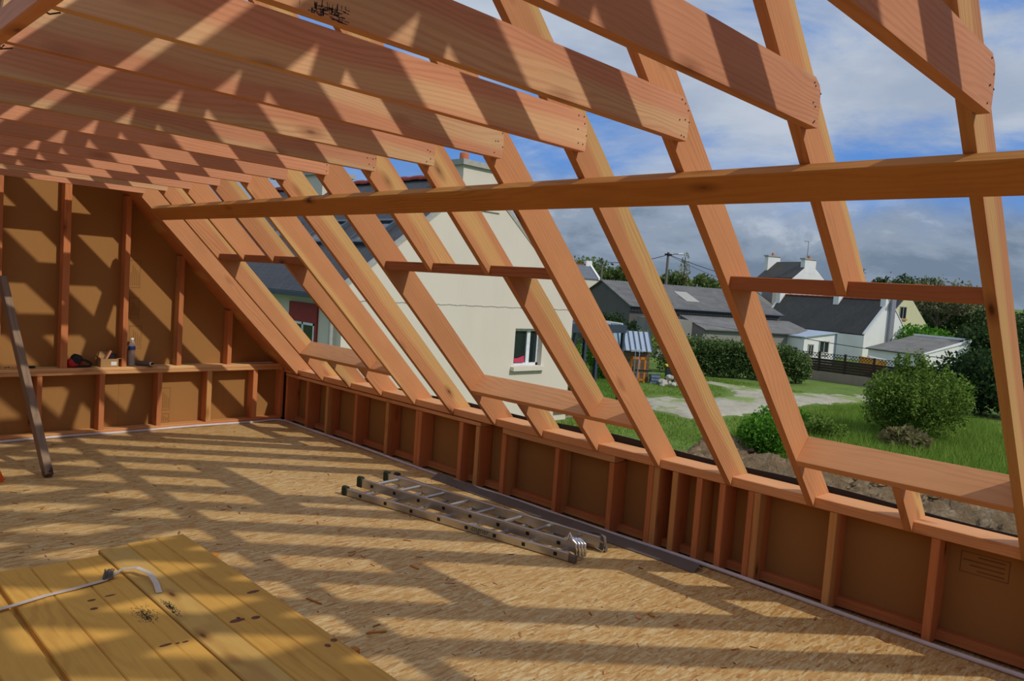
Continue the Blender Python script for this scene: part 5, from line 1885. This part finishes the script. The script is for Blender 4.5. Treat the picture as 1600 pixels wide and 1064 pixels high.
# white house behind with two chimneys
root = empty('chimney_house', (87.9, 35.24, G), GA)
gable_house(root, 5.4, 6.6, 7.95, 10.15, M['whitewall'], M['slate_old'], 0.0, None, None)
for (ya, yb, xa, xb, zt) in ((-0.01, 0.7, 1.75, 3.55, 10.5), (6.1, 6.8, 1.2, 3.2, 10.9)):
    ch = MB().box((xa, ya, 8.8), (xb, yb, zt)).build('chimney', M['whitewall'], root)
    MB().box((xa - 0.12, ya - 0.1, zt), (xb + 0.12, yb + 0.1, zt + 0.15)).build('chimney_cap', M['trim_grey'], ch)
    MB().lathe([(0.16, 0), (0.16, 0.35), (0.1, 0.36)], 8, ((xa + xb) / 2, (ya + yb) / 2, zt + 0.15)).build('chimney_pot', M['pot'], ch)
tag(root, 'white gabled house with two broad chimneys rising above the header', 'house')
root = empty('chimney_aerial', tuple(Vector((87.9, 35.24, G + 10.66)) + E1 * 2.3 + E2 * 0.3), GA)
MB().tube([(0, 0, 0), (0, 0, 2.1)], 0.035, 5).tube([(-0.75, 0, 2.1), (0.05, 0, 2.1)], 0.03, 5).build('mast', M['pole'], root)
tag(root, 'thin aerial mast on the chimney of the white gabled house', 'aerial')
# pale yellow house
root = empty('yellow_house', tuple(Vector((88.87, 19.49, G)) - E1 * 7.0), GA)
gable_house(root, 7.0, 8.0, 3.16, 6.75, M['yellowwall'], M['slate'], 0.1, None, None)
for (a0, a1, z0, z1) in ((2.35, 3.35, 4.0, 5.35), (3.4, 4.3, 2.35, 3.0), (5.6, 6.4, 2.0, 2.6)):
    window(root, 1, 0.0, a0, a1, z0, z1, -1, M['trim_grey'], M['ochre'] if z0 > 3.5 else None, 1)
tag(root, 'pale yellow gabled house behind the white gable and flue', 'house')
root = empty('roof_aerial', tuple(Vector((88.87, 19.49, G + 6.8)) - E1 * 3.5 + E2 * 6.5), GA)
mb = MB().tube([(0, 0, 0), (0, 0, 2.7)], 0.035, 5)
for z in (2.6, 2.2, 1.7):
    mb.tube([(-0.4, 0, z), (0.4, 0, z)], 0.025, 5)
mb.build('antenna', M['wire'], root)
tag(root, 'comb-like aerial showing beside the cut-off rafter end', 'aerial')

# grey barn
root = empty('grey_barn', (44.99, 28.37, G), GA)
BW, BL, BE, BR = 9.36, 15.0, 3.75, 5.52
MB().prism([(0, 0), (BW, 0), (BW, BE), (BW / 2, BR), (0, BE)], 0, 0.1, BL).build('wall', M['darkwall'], root)
for s in (0, 1):
    ya, yb = (-0.3, BW / 2) if s == 0 else (BW + 0.3, BW / 2)
    vs, fs = [], []
    NC = 110
    za = BE - 0.3 * (BR - BE) / (BW / 2)
    for k in range(NC + 1):
        x = -0.1 + k * (BL + 0.2) / NC
        z = 0.03 * (1 if k % 2 else -1)
        vs += [(x, ya, za + 0.05 + z), (x, yb, BR + 0.06 + z), (x, ya, za + 0.12 + z), (x, yb, BR + 0.13 + z)]
    for k in range(NC):
        a = k * 4
        fs += [(a, a + 1, a + 5, a + 4), (a + 2, a + 6, a + 7, a + 3), (a, a + 4, a + 6, a + 2), (a + 1, a + 3, a + 7, a + 5)]
    fs += [(0, 2, 3, 1), (NC * 4, NC * 4 + 1, NC * 4 + 3, NC * 4 + 2)]
    MB().add(vs, fs).build('corrugated_roof', M['fibro'], root)
sb = (BR - BE) / (BW / 2)
MB().add([(6.1, 1.1, BE + 1.1 * sb + 0.14), (7.4, 1.1, BE + 1.1 * sb + 0.14), (7.4, 3.1, BE + 3.1 * sb + 0.14), (6.1, 3.1, BE + 3.1 * sb + 0.14), (6.1, 1.1, BE + 1.1 * sb + 0.18), (7.4, 1.1, BE + 1.1 * sb + 0.18), (7.4, 3.1, BE + 3.1 * sb + 0.18), (6.1, 3.1, BE + 3.1 * sb + 0.18)],
         [(0, 3, 2, 1), (4, 5, 6, 7), (0, 1, 5, 4), (1, 2, 6, 5), (2, 3, 7, 6), (3, 0, 4, 7)]).build('roof_light', M['trim_grey'], root)
MB().tube([(-0.1, -0.42, za + 0.03), (BL, -0.42, za + 0.03)], 0.09, 6).build('gutter', M['frame_dark'], root)
tag(root, 'long grey barn with a corrugated roof and one pale roof light', 'barn')
root = empty('barn_lean_to', tuple(Vector((44.99, 28.37, G)) - E2 * 3.75 + E1 * 0.6), GA)
MB().prism([(0.2, 0), (3.4, 0), (3.4, 3.1), (0.2, 2.3)], 0, 4.0, 15.0).build('wall', M['greywall'], root)
MB().box((0.0, 0.3, 0), (3.0, 3.4, 2.9)).build('block', M['greywall'], root)
MB().prism([(-0.1, 2.26), (3.42, 3.14), (3.42, 3.22), (-0.1, 2.34)], 0, 3.9, 15.1).build('roof_slope', M['fibro'], root)
tag(root, 'lower grey lean-to along the front of the corrugated barn', 'lean-to')
# blue-slate house
root = empty('blue_slate_house', tuple(Vector((67.04, 49.06, hill(67, 49))) - E1 * 9.0), GA)
b0 = hill(67, 49)
MB().prism([(0, 0), (5, 0), (5, 3.15 - b0), (2.5, 4.75 - b0), (0, 3.15 - b0)], 0, 0, 9.0).build('wall', M['cream'], root)
MB().prism([(-0.1, 3.1 - b0), (2.5, 4.78 - b0), (2.5, 4.9 - b0), (-0.1, 3.22 - b0)], 0, 0.1, 8.85).build('roof_slope', M['slate_blue'], root)
MB().prism([(5.1, 3.1 - b0), (2.5, 4.78 - b0), (2.5, 4.9 - b0), (5.1, 3.22 - b0)], 0, 0.1, 8.85).build('roof_slope', M['slate_blue'], root)
MB().prism([(-0.15, 3.1 - b0), (2.5, 4.8 - b0), (2.5, 5.05 - b0), (-0.15, 3.32 - b0)], 0, 8.85, 9.1).build('verge', M['whitewall'], root)
MB().box((8.3, 2.2, 4.6 - b0), (9.1, 2.8, 5.35 - b0)).build('chimney', M['whitewall'], root)
MB().box((0.1, 2.4, 4.86 - b0), (8.3, 2.6, 4.98 - b0)).build('ridge_cap', M['ridge'], root)
tag(root, 'house with a blue slate roof and white verge among the trees', 'house')
# small dark roofs behind the barn
root = empty('far_house', tuple(Vector((73.5, 34.4, G + 1.0))), GA)
gable_house(root, 4.6, 4.0, 3.6, 4.8, M['greywall'], M['slate_old'], 0.1, None, None)
MB().box((4.7, 0.2, 0), (6.6, 2.0, 5.0)).build('gable_wall', M['greywall'], root)
tag(root, 'dark-roofed grey house behind the barn ridge', 'house')

# --- street poles and cables
root = empty('street_lamp_pole', (58.93, 34.41, G))
MB().tube([(0, 0, 0), (0, 0, 8.88)], [0.17, 0.12], 8).build('shaft', M['pole'], root)
MB().tube([(0, 0, 8.5), (0.5, -0.4, 8.76), (0.75, -0.7, 8.76)], 0.05, 6).build('lamp_arm', M['pole'], root)
MB().tube([(0.7, -0.66, 8.76), (1.05, -0.98, 8.8)], [0.07, 0.10], 8).build('lamp_head', M['frame_white'], root)
MB().box((-0.25, -0.25, 8.6), (0.25, 0.25, 8.73)).build('insulator_bracket', M['wire'], root)
tag(root, 'grey street pole with a lamp head rising behind the barn', 'street lamp')
root = empty('thin_post', (55.3, 39.5, G))
MB().tube([(0, 0, 0), (0, 0, 7.85)], [0.12, 0.09], 8).build('shaft', M['pole'], root)
MB().box((-0.12, -0.3, 7.5), (0.12, 0.3, 7.62)).build('cross_arm', M['pole'], root)
tag(root, 'thin wooden post at the end of the barn ridge', 'post')
root = empty('roadside_post', (59.6, 33.3, G))
MB().tube([(0.9, -1.4, 0), (0.9, -1.4, 6.0)], 0.06, 6).build('shaft', M['alu_bright'], root)
tag(root, 'slim pale post beside the street lamp pole', 'post')


def cable(name, a, b, sag, r, label):
    a, b = Vector(a), Vector(b)
    pts = []
    for i in range(15):
        t_ = i / 14
        p = a.lerp(b, t_)
        p.z -= sag * 4 * t_ * (1 - t_)
        pts.append(p)
    return tag(MB().tube(pts, r, 5).build(name, M['wire']), label, 'cable', 'overhead cables')


top = (58.93, 34.41, G + 8.66)
cable('overhead_cable', top, (55.3, 39.5, G + 7.56), 0.35, 0.03, 'black overhead cable between the lamp pole and the thin post')
cable('overhead_cable', top, tuple(Vector((68.3, 18.85, G + 6.3)) + E1 * 2.9 + E2 * 13.9), 0.3, 0.03, 'black overhead cable from lamp pole down towards the dark-roofed house')
cable('overhead_cable', (58.93, 34.41, G + 8.64), tuple(Vector((73.5, 34.4, G + 5.9)) + E1 * 5.6 + E2 * 1.0), 0.5, 0.02, 'thin overhead cable from the lamp pole to the far grey house')
cable('service_cable', tuple(Vector((44.99, 28.37, G + 3.3)) - E1 * 0.3 - E2 * 0.5), tuple(Vector((54.67, 18.39, G + 2.1)) - E1 * 0.25), 0.15, 0.028, 'black service cable sagging from barn corner to the metal-roofed annex')
cable('service_cable', tuple(Vector((54.67, 18.39, G + 2.1)) - E1 * 0.25 - E2 * 0.2), tuple(Vector((58.96, 11.12, G + 1.55)) - E1 * 0.3), 0.1, 0.028, 'black service cable from the annex to the white garage')
cable('service_cable', tuple(Vector((58.96, 11.12, G + 1.5)) - E1 * 0.3 - E2 * 0.2), (57.5, 5.2, G + 1.75), 0.05, 0.028, 'black service cable leaving the garage towards the evergreens')

# --- fence with trellis
root = empty('garden_fence', (43.8, 12.5, G))
PO = [14.08, 12.53, 10.93, 9.21, 7.51, 5.83, 4.1, 2.4]
ZTOP = [1.90, 1.83, 1.80, 1.76, 1.70, 1.67, 1.67, 1.65]
pm_ = None
for k, yp in enumerate(PO):
    MB().box((-0.06, yp - 12.5 - 0.06, 0.0), (0.06, yp - 12.5 + 0.06, ZTOP[k])).build('post', M['fence'], root)
for k in range(len(PO) - 1):
    ya, yb = PO[k + 1] - 12.5 + 0.065, PO[k] - 12.5 - 0.065
    tall = k >= 4
    nb_ = 6 if tall else 5
    for j in range(nb_):
        z0 = 0.58 + j * 0.163
        MB().box((-0.02, ya, z0), (0.02 + 0.004 * (j % 2), yb, z0 + 0.155)).build('slat', M['fence'], root)
    if not tall:
        mb = MB()
        za, zb = 1.42, 1.72
        mb.box((-0.02, ya, zb - 0.02), (0.02, yb, zb + 0.015))
        st = 0.19
        n_ = int((yb - ya) / st)
        hgt = zb - za
        for j in range(-2, n_ + 1):
            for s in (1, -1):
                y0 = ya + j * st + (0 if s == 1 else hgt)
                y1 = y0 + s * hgt
                if min(y0, y1) < ya or max(y0, y1) > yb:
                    continue
                mb.add([(-0.01, y0 - 0.018, za), (-0.01, y0 + 0.018, za), (-0.01, y1 + 0.018, zb), (-0.01, y1 - 0.018, zb), (0.01, y0 - 0.018, za), (0.01, y0 + 0.018, za), (0.01, y1 + 0.018, zb), (0.01, y1 - 0.018, zb)],
                       [(0, 1, 2, 3), (7, 6, 5, 4), (0, 4, 5, 1), (1, 5, 6, 2), (2, 6, 7, 3), (3, 7, 4, 0)])
        mb.build('trellis', M['fence'], root)
MB().box((-0.09, PO[-1] - 12.5, 0.0), (-0.025 + 0.1, PO[0] - 12.5 + 0.1, 0.57)).build('base_wall', M['concrete'], root)
tag(root, 'dark brown slatted fence with a trellis top on a low concrete wall', 'fence')
# ochre trailer behind the trellis
root = empty('ochre_trailer', (49.5, 11.3, G), R2(-60))
MB().add([(-0.75, -0.4, 0.45), (0.75, -0.4, 0.45), (0.75, 0.4, 0.45), (-0.75, 0.4, 0.45), (-0.8, -0.45, 1.5), (0.8, -0.45, 1.3), (0.8, 0.45, 1.3), (-0.8, 0.45, 1.5)],
         [(0, 3, 2, 1), (4, 5, 6, 7), (0, 1, 5, 4), (1, 2, 6, 5), (2, 3, 7, 6), (3, 0, 4, 7)]).build('body', M['ochre'], root)
MB().add([(-0.3, -0.46, 1.42), (0.82, -0.46, 1.3), (0.82, 0.46, 1.3), (-0.3, 0.46, 1.42), (-0.3, -0.46, 1.56), (0.82, -0.46, 1.40), (0.82, 0.46, 1.40), (-0.3, 0.46, 1.56)],
         [(0, 3, 2, 1), (4, 5, 6, 7), (0, 1, 5, 4), (1, 2, 6, 5), (2, 3, 7, 6), (3, 0, 4, 7)]).build('cover', M['white'], root)
for y in (-0.45, 0.4):
    MB().tube([(0, y, 0.3), (0, y + 0.12, 0.3)], 0.3, 14).build('wheel', M['black'], root)
MB().tube([(0.7, 0, 0.5), (1.6, 0, 0.3), (1.6, 0, 0.0)], 0.05, 6).build('drawbar', M['nail'], root)
tag(root, 'ochre trailer with a white cover seen through the trellis', 'trailer')
